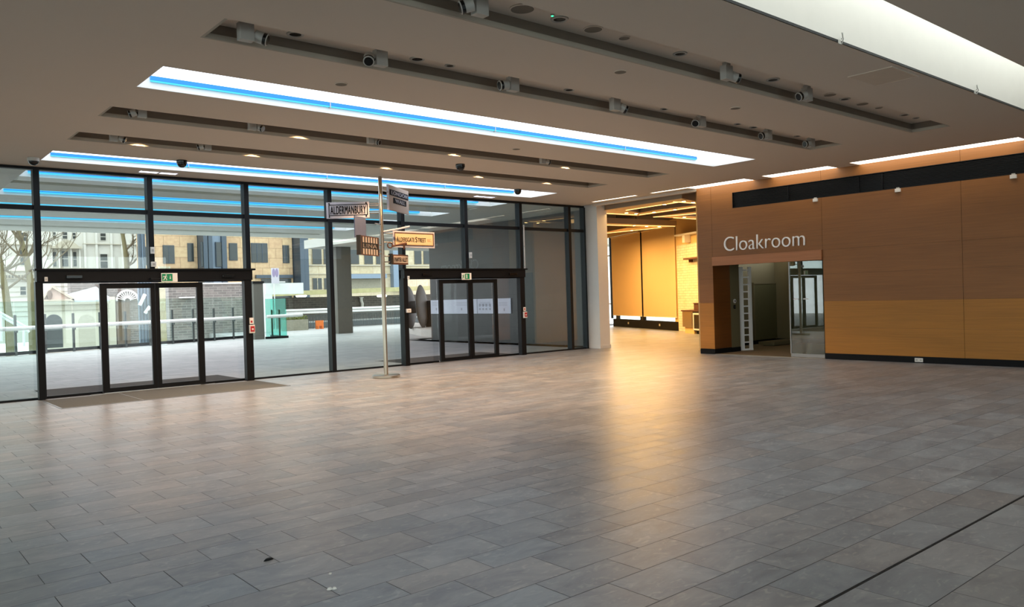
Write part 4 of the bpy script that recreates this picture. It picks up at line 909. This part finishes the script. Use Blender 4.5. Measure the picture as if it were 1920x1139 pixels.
# ------------------------------------------------------------------ far side of the terrace
FY = 44.
def bx(mb, x0, y0, x1, y1, Y, d=.3, mi=0, proud=0.):
    xm, ym = (x0+x1)/2, (y0+y1)/2
    return mb.box(at(x0, ym, 1, Y).x, at(x1, ym, 1, Y).x, Y-proud, Y+d, at(xm, y1, 1, Y).z, at(xm, y0, 1, Y).z, mi)
brickmat('grey_brick', (104, 100, 96), (88, 86, 84), (120, 116, 110), .45, .15, .9, .02, 'XZ'); brickmat('dark_brick', (122, 112, 108), (104, 98, 96), (140, 134, 128), .7, .2, .9, .03, 'XZ')
S(MB().box(18.5, 45, 49.5, 49.9, -7, at(650, 556, 1, 49.5).z).build('wall_shelter', 'grey_brick'), 'grey brick wall behind the railings outside', 'wall')
# shelter roof with moss
mat('moss', (178, 172, 128), .95, var=.25, scale=4)
t = thing('shelter_roof', (24, 47, 2), 'flat mossy shelter roof beyond the railings outside', 'roof')
a = at(510, 552.5, 1, 46.); zr = a.z
MB().prism([(a.x, 46, zr-.12), (40, 46, zr+.2), (40, 51, zr+.2), (a.x+.9, 51, zr-.1)], (0, 0, .28)).build('slab', 'moss', t)
for px in (565, 716):
    q = at(px, 556, 1, 47); MB().lathe([(.28, 0), (.34, .06), (.3, .14)], (q.x, q.y, q.z-.04), 16).build('ceiling_lamp', 'lamp_cool', t, smooth=True)
t = thing('white_pipe', at(679, 574, 1, 49.4), 'bent white downpipe on the grey brick wall outside', 'pipe')
MB().tube([at(677.5, 558, 1, 49.3), at(677.5, 564, 1, 49.3), at(679.5, 570, 1, 49.3), at(679, 577, 1, 49.3)], .1, 8).build('tube', 'rail_white', t, smooth=True)
MB().tube([at(677.5, 557.5, 1, 49.35), at(677.5, 559, 1, 49.35)], .16, 10).build('collar', 'rail_white', t)
# railings
t = thing('railing', (23, FY, 0), 'dark railing with two pale rails at the terrace far edge', 'railing')
x0, x1 = at(536, 600, 1, FY).x, at(800, 600, 1, FY).x
zf = lambda py: at(650, py, 1, FY).z
for z in (zf(579), zf(584)): MB().tube([(x0, FY, z), (x1, FY, z)], .07, 8).build('top_rail', 'rail_white', t, smooth=True)
mb = MB(); n = 96
for k in range(n+1): x = x0+(x1-x0)*k/n; mb.box(x-.022, x+.022, FY-.02, FY+.02, 0, zf(588))
o = mb.build('bar', 'post_grey', t); o['kind'] = 'stuff'
MB().box(x0, x1, FY-.03, FY+.03, zf(588)-.05, zf(588)).build('bottom_rail', 'post_grey', t); MB().box(x0, x1, FY-.03, FY+.03, .04, .10).build('foot_rail', 'post_grey', t)
# parapet planter and hedge
t = thing('planter', (20, 42.6, 0), 'low stone planter with clipped hedge on the terrace', 'planter')
q0, q1 = at(537, 606, 1, 42.5), at(578, 606, 1, 42.5)
mat('stone_mottle', (150, 146, 130), .95, var=.3, scale=8); mat('leaf_green', (132, 140, 84), .9, var=.4, scale=14)
MB().box(q0.x, q1.x, 42.5, 43.2, 0, at(555, 600, 1, 42.5).z).build('trough', 'stone_mottle', t)
mb = MB(); random.seed(3); zt_ = at(555, 600, 1, 42.5).z
for k in range(260):
    c = Vector((random.uniform(q0.x, q1.x), random.uniform(42.5, 43.2), zt_+random.uniform(0, .22))); r = .07
    a = Vector((random.uniform(-1, 1), random.uniform(-1, 1), random.uniform(-.4, 1))).normalized(); b = a.cross(Vector((.3, .5, .8))).normalized(); cc = a.cross(b)*.35
    mb.add([c-a*r, c+b*r*.6, c+a*r, c-b*r*.6, c+cc*r], [(0, 1, 4), (1, 2, 4), (2, 3, 4), (3, 0, 4)])
o = mb.build('hedge', 'leaf_green', t); o['kind'] = 'stuff'
mat('barrier_orange', (226, 120, 52), .6)
t = thing('barrier', at(600, 612, 1, 43.), 'low orange barrier in front of the railings outside', 'barrier')
q0, q1 = at(593, 612, 1, 43.), at(607, 612, 1, 43.)
MB().box(q0.x, q1.x, 43, 43.1, .18, .5).build('board', 'barrier_orange', t)
for x in (q0.x+.05, q1.x-.15): MB().box(x, x+.1, 42.9, 43.2, 0, .18).build('foot', 'barrier_orange', t)
# steel trough behind: dark window strip, seats
t = thing('bench_wall', at(630, 600, 1, 46.), 'long slate blue low wall behind the railings outside', 'wall')
mat('blue_slate', (108, 120, 126), .8, var=.1)
mb = MB(); bx(mb, 562, 601, 800, 611, 46., .5); mb.build('body', 'blue_slate', t)
mb = MB(); bx(mb, 562, 598.5, 800, 600.8, 46., .6, 0, .05); mb.build('coping', 'rail_white', t)
# white kiosk panel and banner
t = thing('kiosk_panel', at(534, 540, 1, 42.), 'pale translucent panel box behind the glass corner', 'panel')
mat('kiosk_white', (224, 230, 226), .5)
mb = MB(); bx(mb, 498, 531, 569, 552, 42., .4); mb.build('panel', 'kiosk_white', t)
mb = MB(); bx(mb, 498, 552, 512, 640, 42.02, .3); mb.build('leg', 'kiosk_white', t)
t = thing('banner', at(516, 517, 1, 41.9), 'tall white banner with two purple grey shapes above the kiosk', 'banner')
mb = MB(); bx(mb, 509, 503, 523.5, 532, 41.7, .04); mb.build('cloth', 'sign_white', t, bevel=.015)
mat('banner_purple', (150, 136, 170), .6)
for px in (513.2, 519): 
    mb = MB(); q = at(px, 512, 1, 41.7); mb.prism([(q.x+.085*math.cos(a), 41.69, q.z+.24*math.sin(a)) for a in [2*PI*k/14 for k in range(14)]], (0, .008, 0)); mb.build('emblem', 'banner_purple', t)
mb = MB(); bx(mb, 523.5, 528, 535, 530, 41.7, .03); mb.build('arm', 'rail_white', t)
mb = MB(); bx(mb, 515.5, 532, 516.6, 640, 41.7, .05); mb.build('pole', 'rail_white', t)

# ------------------------------------------------------------------ buildings
brickmat('tan_stone', (206, 180, 142), (196, 164, 130), (160, 134, 104), 1.6, 1.1, .85, .03, 'XZ'); mat('pale_stone', (206, 204, 196), .9, var=.05, scale=.6); mat('glass_dark', (50, 57, 58), .15, 0, var=.3, scale=.8)
mat('blue_panel', (118, 134, 152), .4, .3, var=.06); mat('blue_dark', (66, 78, 90), .4, .3); mat('win_trim', (206, 200, 184), .8); mat('stone_line', (184, 177, 160), .9)
def facade_window(b, x0, y0, x1, y1, Y, trim='win_trim', mull=0, bars=0, fr=.7):
    mb = MB(); bx(mb, x0-fr, y0-fr, x1+fr, y1+fr, Y, .1, 0, .10)
    w_ = mb.build('window', trim, b)
    mb = MB(); bx(mb, x0, y0, x1, y1, Y, .0, 0, .14); mb.build('pane', 'glass_dark', w_)
    mb = MB()
    for k in range(mull): x = x0+(x1-x0)*(k+1)/(mull+1); bx(mb, x-.45, y0, x+.45, y1, Y, -.14, 0, .18)
    for k in range(bars): y = y0+(y1-y0)*(k+1)/(bars+1); bx(mb, x0, y-.45, x1, y+.45, Y, -.14, 0, .19)
    if mull or bars: mb.build('glazing_bar', trim, w_)
# tan office building
TY = 85.
b = thing('office_building', at(400, 600, 1, TY), 'tan stone office building with blue glazed bays beyond the terrace', 'building')
mb = MB(); bx(mb, 262, 380, 371, 640, TY, .8); mb.build('wall', 'tan_stone', b)
mb = MB(); bx(mb, 421, 380, 549, 640, TY, .8); mb.build('wall', 'tan_stone', b)
for args in ((306, 461, 326, 494, 1), (352, 457, 362, 490, 0), (430, 457, 444, 488, 0), (471, 457, 500.5, 492, 2), (530.5, 461, 541, 493, 1), (271, 464, 277, 497, 0)): facade_window(b, *args[:4], TY, 'blue_dark', args[4])
for k, (x0, x1) in enumerate(((371, 421), (549, 575))):
    q0, q1 = at(x0, 500, 1, TY), at(x1, 500, 1, TY); zt = at(x0, 380, 1, TY).z
    MB().prism([(q0.x, TY+1, -7), (q0.x+.2*(q1.x-q0.x), TY-1.2, -7), (q0.x+.7*(q1.x-q0.x), TY-1.4, -7), (q1.x, TY+.4, -7), (q1.x, TY+6, -7), (q0.x, TY+6, -7)], (0, 0, zt+7)).build('glazed_bay', 'blue_panel', b)
    mb = MB()
    for u in ((.1, .25, .78) if k == 0 else (.2, .5)): x = q0.x+u*(q1.x-q0.x); mb.box(x-.25, x+.25, TY-1.8, TY+1, -7, zt)
    mb.build('bay_pier', 'blue_dark', b)
facade_window(b, 377, 455, 388, 500, TY-1.5, 'blue_dark'); facade_window(b, 405, 455, 416, 500, TY-1.5, 'blue_dark'); facade_window(b, 566, 462, 573.5, 497, TY-1.5, 'blue_dark')
mb = MB(); bx(mb, 478, 516, 547, 522, TY, .5, 0, .4); mb.build('ledge', 'blue_dark', b)
mb = MB(); bx(mb, 490, 523, 546, 560, TY, .2, 0, .1); mb.build('shop_window', 'glass_dark', b)
# paler wing to the right
b = thing('office_building', at(690, 600, 1, TY), 'paler stone office wing with rows of windows behind the signpost', 'building')
T2 = TY
brickmat('cream_stone', (204, 192, 166), (196, 182, 152), (170, 152, 124), 1.8, 1.3, .85, .025, 'XZ')
mb = MB(); bx(mb, 575.6, 380, 850, 640, T2, 1); mb.build('wall', 'cream_stone', b)
for x0, x1 in ((585, 602), (606, 613), (641, 651), (655, 672), (682, 698), (704, 715), (776, 789), (793, 808)): facade_window(b, x0, 465, x1, 495.5, T2, 'cream_stone', 0, 0, .2)
for x0, x1 in ((586, 602.5), (607, 614)): facade_window(b, x0, 522, x1, 543, T2, 'cream_stone', 1 if x0 == 586 else 0, 0, .2)
mb = MB(); bx(mb, 641, 515, 716, 523, T2, 1.5, 0, 1.2); mb.build('awning', 'blue_panel', b)
mb = MB(); bx(mb, 641, 524, 716, 546, T2, .2, 0, .1); mb.build('loading_door', 'stone_mottle', b)
mb = MB(); bx(mb, 730, 380, 752, 545, T2, 1, 0, .8); mb.build('glazed_bay', 'blue_panel', b)
mb = MB(); bx(mb, 576, 497, 850, 499, T2, .2, 0, .25); bx(mb, 576, 513, 850, 514, T2, .2, 0, .25); mb.build('string_course', 'stone_line', b)

# white stone classical building
SY = 100.
b = thing('classical_building', at(130, 600, 1, SY), 'white stone classical building with sash windows far behind the terrace', 'building')
mb = MB(); bx(mb, -60, 380, 262, 640, SY, 12); mb.build('wall', 'pale_stone', b)
for x0, y0, x1, y1 in ((99, 473, 105, 500), (116, 471.5, 127, 500), (137, 473, 143, 500), (188, 477, 201, 503), (117, 436, 125.5, 448), (99, 436, 104, 447), (136, 437, 141, 448), (188, 438, 197.5, 451), (37.5, 469, 52, 497), (38, 437, 50, 452), (38, 538, 48, 553), (212, 536, 220, 552)):
    facade_window(b, x0, y0, x1, y1, SY, 'pale_stone', 0, 1, 1.0)
mb = MB()
for x0, x1 in ((-60, 95), (155, 262)):
    for y in (458, 508): bx(mb, x0, y, x1, y+1.2, SY, .2, 0, .35)
bx(mb, -60, 516, 60, 524, SY, .3, 0, .8); bx(mb, 90, 503, 160, 505, SY, .3, 0, .8)
for y in range(528, 600, 9): bx(mb, -60, y, 262, y+.5, SY, .1, 0, .12)
mb.build('cornice', 'stone_line', b)
mb = MB()
bx(mb, 93, 463, 150, 467, SY, .3, 0, .9)
q0, q1, q2 = at(102, 463, 1, SY-.7), at(126, 450, 1, SY-.7), at(150, 463, 1, SY-.7)
arc = [(q0.x+(q2.x-q0.x)*k/12, SY-.7, q0.z+(q1.z-q0.z)*math.sin(PI*k/12)) for k in range(13)]
mb.prism(arc, (0, .9, 0)); mb.build('window_pediment', 'stone_line', b)
mb = MB()
for px in (95.5, 109.5, 132, 148): bx(mb, px-1.3, 467, px+1.3, 503, SY, .2, 0, .5)
for px in (158, 180, 208, 228): bx(mb, px-2, 420, px+2, 508, SY, .2, 0, .3)
mb.build('pilaster', 'pale_stone', b)
mb = MB()
for px in range(8, 58, 6): bx(mb, px, 517, px+2.5, 522, SY, .1, 0, 1.0)
mb.build('balcony_dentil', 'dark_concrete', b)

# gabled lodge
PY = 70.
mat('render_cream', (208, 201, 184), .9, var=.04); mat('gable_pink', (206, 188, 174), .9); mat('slate_roof', (164, 170, 172), .7, var=.06, scale=2); mat('shade_brown', (112, 96, 84), .9, var=.15)
b = thing('lodge', at(130, 600, 1, PY), 'cream lodge with pediment gable and pale slate roof below the terrace', 'building')
mb = MB(); bx(mb, 76, 567, 204, 690, PY, 3.4); mb.build('wall', 'render_cream', b)
g0, g1, g2 = at(77, 556, 1, PY), at(96.5, 536, 1, PY), at(138, 567, 1, PY)
g0.z = g2.z = (g0.z+g2.z)/2
MB().prism([g0, g1, g2], (0, 3.4, 0)).build('gable', 'gable_pink', b)
mb = MB()
for p_, q_ in ((g0, g1), (g1, g2)):
    mb.prism([p_+Vector((0, -.25, .05)), q_+Vector((0, -.25, .05)), q_+Vector((0, -.25, -.16)), p_+Vector((0, -.25, -.16))], (0, 3.7, 0))
mb.prism([g0+Vector((0, -.25, .0)), g2+Vector((0, -.25, 0)), g2+Vector((0, -.25, -.2)), g0+Vector((0, -.25, -.2))], (0, .5, 0))
mb.build('gable_moulding', 'stone_line', b)
q = at(93.5, 553.5, 1, PY-.3); MB().prism([(q.x+.18*math.cos(a), PY-.3, q.z+.36*math.sin(a)) for a in [2*PI*k/20 for k in range(20)]], (0, .3, 0)).build('oculus', 'shade_brown', b)
r = [at(126, 555, 1, PY+2.5), at(181, 540, 1, PY+3.5), at(206, 560, 1, PY+2), at(204, 566, 1, PY), at(140, 567, 1, PY)]
MB().prism(r, (0, .1, .12)).build('roof', 'slate_roof', b)
mb = MB(); bx(mb, 74, 567, 204.5, 571, PY, .3, 0, .4); bx(mb, 76, 580, 207, 581.5, PY, .3, 0, .2); mb.build('cornice', 'stone_line', b)
for px in (101, 163):
    q = at(px, 604, 1, PY-.05); R = .58; pts = [(q.x+R*math.cos(PI*k/14), PY-.05, q.z+R*math.sin(PI*k/14)) for k in range(15)] + [(q.x-R, PY-.05, q.z-2), (q.x+R, PY-.05, q.z-2)]
    MB().prism(pts, (0, .3, 0)).build('arch', 'glass_dark' if px < 120 else 'stone_line', b)
# brown gatehouse with fanlight
GY2 = 74.
b = thing('gatehouse', at(240, 590, 1, GY2), 'brown brick gatehouse with a white fanlight wheel over its door', 'building')
mb = MB(); bx(mb, 134, 527, 300, 690, GY2, 1); mb.build('wall', 'dark_brick', b)
mb = MB(); bx(mb, 205, 557, 218, 690, GY2-.3, .3); mb.build('parapet', 'render_cream', b)
q = at(239, 564, 1, GY2-.3); R = at(259, 564, 1, GY2-.3).x-q.x
mb = MB(); mb.tube([(q.x+R*math.cos(PI*k/20), GY2-.3, q.z+R*math.sin(PI*k/20)) for k in range(21)], .09, 6); mb.tube([(q.x+R*.28*math.cos(PI*k/12), GY2-.3, q.z+R*.28*math.sin(PI*k/12)) for k in range(13)], .05, 6)
for k in range(1, 12): a = PI*k/12; mb.tube([(q.x+R*.28*math.cos(a), GY2-.3, q.z+R*.28*math.sin(a)), (q.x+R*math.cos(a), GY2-.3, q.z+R*math.sin(a))], .04, 6)
mb.build('fanlight', 'rail_white', b)
mb = MB(); bx(mb, 219, 567, 244, 690, GY2, .1, 0, .2); mb.build('door', 'shade_brown', b)
# blue glazed link and white props
b = thing('glazed_link', at(265, 590, 1, 64.), 'blue glazed stair link with white diagonal props beyond the balustrade', 'building')
mb = MB(); bx(mb, 262, 530, 286, 690, 64., .3); mb.build('wall', 'blue_panel', b)
mb = MB(); bx(mb, 302, 500, 322, 690, 66., .3); mb.build('wall', 'glass_teal', b)
for (xa, ya, xb, yb) in ((272, 552, 262, 573), (281, 575, 272, 588)): MB().tube([at(xa, ya, 1, 63.5), at(xb, yb, 1, 63.5)], .13, 8).build('prop', 'rail_white', b, smooth=True)
mb = MB()
for px in (264, 270, 276, 282): bx(mb, px-.5, 530, px+.5, 690, 64., .1, 0, .1)
mb.build('glazing_bar', 'blue_dark', b)
b = thing('stair_tower', at(268, 500, 1, 80.), 'slim blue grey tower between the white and tan buildings', 'tower')
mb = MB(); bx(mb, 262, 380, 274, 640, 80., .5); mb.build('wall', 'blue_dark', b)
mb = MB(); bx(mb, 267.5, 380, 268.5, 640, 80., .1, 0, .1); mb.build('panel_joint', 'blue_panel', b)
# brick retaining wall behind the balustrade
t = thing('brick_wall', at(385, 600, 1, 45.), 'mottled grey brick wall with white coping behind the balustrade', 'wall')
brickmat('mottled_brick', (138, 130, 126), (112, 108, 106), (150, 146, 140), .5, .14, .9, .02, 'XZ')
mb = MB(); bx(mb, 318, 533, 478, 700, 45., .5); mb.build('body', 'mottled_brick', t)
mb = MB(); bx(mb, 316, 530.5, 478, 533, 45., .6, 0, .1); mb.build('coping', 'rail_white', t)
mb = MB(); bx(mb, 335, 557, 363, 559.5, 45., .0, 0, .2); mb.build('light_tube', 'rail_white', t)
# stair rails on the far left
t = thing('stair_rail', at(25, 600, 1, 38.), 'pale sloping stair rails beyond the left end of the balustrade', 'handrail')
for dy in (0, 6): MB().tube([at(-10, 581+dy, 1, 38.), at(55, 617+dy, 1, 38.)], .05, 8).build('rail', 'rail_white', t, smooth=True)
MB().tube([at(2, 590, 1, 38.), at(2, 640, 1, 38.)], .05, 8).build('post', 'rail_white', t); MB().tube([at(45, 613, 1, 38.), at(45, 650, 1, 38.)], .05, 8).build('post', 'rail_white', t)

# ------------------------------------------------------------------ bare trees
mat('bark', (112, 104, 76), .95, var=.3, scale=1.5); mat('twig', (112, 102, 84), .95)
def tree(label, path, r0, seed, levels=4, spread=.75, reach=1.):
    random.seed(seed); P_ = [Vector(p) for p in path]
    t = thing('bare_tree', (P_[0].x, P_[0].y, -7), label, 'tree', 'bare plane trees beyond the terrace')
    n = len(P_); MB().tube([Vector((P_[0].x, P_[0].y, -7))]+P_, [r0*1.25]+[r0*(1-.45*k/(n-1)) for k in range(n)], 10).build('trunk', 'bark', t, smooth=True)
    mb = MB()
    def grow(p, d, L, r, lv):
        pts = [p]; q = p.copy(); dd_ = d.copy()
        for k in range(4):
            dd_ = (dd_ + Vector((random.uniform(-.3, .3), random.uniform(-.3, .3), random.uniform(-.05, .28)))).normalized(); q = q + dd_*L/4; pts.append(q.copy())
        mb.tube(pts, [r*(1-.5*k/4) for k in range(5)], 6 if lv > 1 else 4)
        if lv == 0: return
        for k in range(3 if lv > 1 else 4):
            pk = pts[random.randint(1, 4)]
            nd = (dd_ + Vector((random.uniform(-1, 1), random.uniform(-1, 1), random.uniform(-.4, .7)))*spread).normalized()
            grow(pk, nd, L*random.uniform(.55, .8), r*.52, lv-1)
    for k in range(1, n):
        for j in range(2):
            d_ = Vector((random.choice((-1, 1))*random.uniform(.5, 1), random.uniform(-.6, .6), random.uniform(.2, .9))).normalized()
            grow(P_[k], d_, reach*random.uniform(2.2, 3.6), r0*.36, levels-1)
    grow(P_[-1], (P_[-1]-P_[-2]).normalized(), 3.*reach, r0*.5, levels)
    mb.build('branches', 'twig', t, smooth=True)
TYY = 60.
tree('bare tree with thick pale trunk at the left frame edge', [at(17, 600, 1, 50), at(10, 545, 1, 50), at(4, 510, 1, 50), at(-2, 480, 1, 50)], .2, 5, reach=.9)
tree('bare tree with leaning trunk just left of the first door', [at(60, 600, 1, TYY+4), at(57, 530, 1, TYY+4), at(50, 485, 1, TYY+4), at(41, 455, 1, TYY+4), at(33, 430, 1, TYY+4)], .24, 11)
tree('bare tree before the gap between the white and tan buildings', [at(238, 600, 1, TYY+28), at(238, 500, 1, TYY+28), at(235, 470, 1, TYY+28), at(230, 440, 1, TYY+28), at(222, 420, 1, TYY+28)], .28, 23, reach=.62)

# ------------------------------------------------------------------ sky and view
wd = bpy.data.worlds.new('sky'); sc.world = wd; wd.use_nodes = True
bg = wd.node_tree.nodes['Background']; bg.inputs[0].default_value = (.93, .97, 1.0, 1); bg.inputs[1].default_value = 2.35
sc.cycles.max_bounces = 10; sc.cycles.diffuse_bounces = 4; sc.cycles.glossy_bounces = 4; sc.cycles.transparent_max_bounces = 24
sc.cycles.sample_clamp_indirect = 4; sc.cycles.caustics_reflective = False
vs = sc.view_settings
vs.view_transform = 'Standard'; vs.look = 'None'; vs.exposure = .5; vs.gamma = 1; vs.use_curve_mapping = False
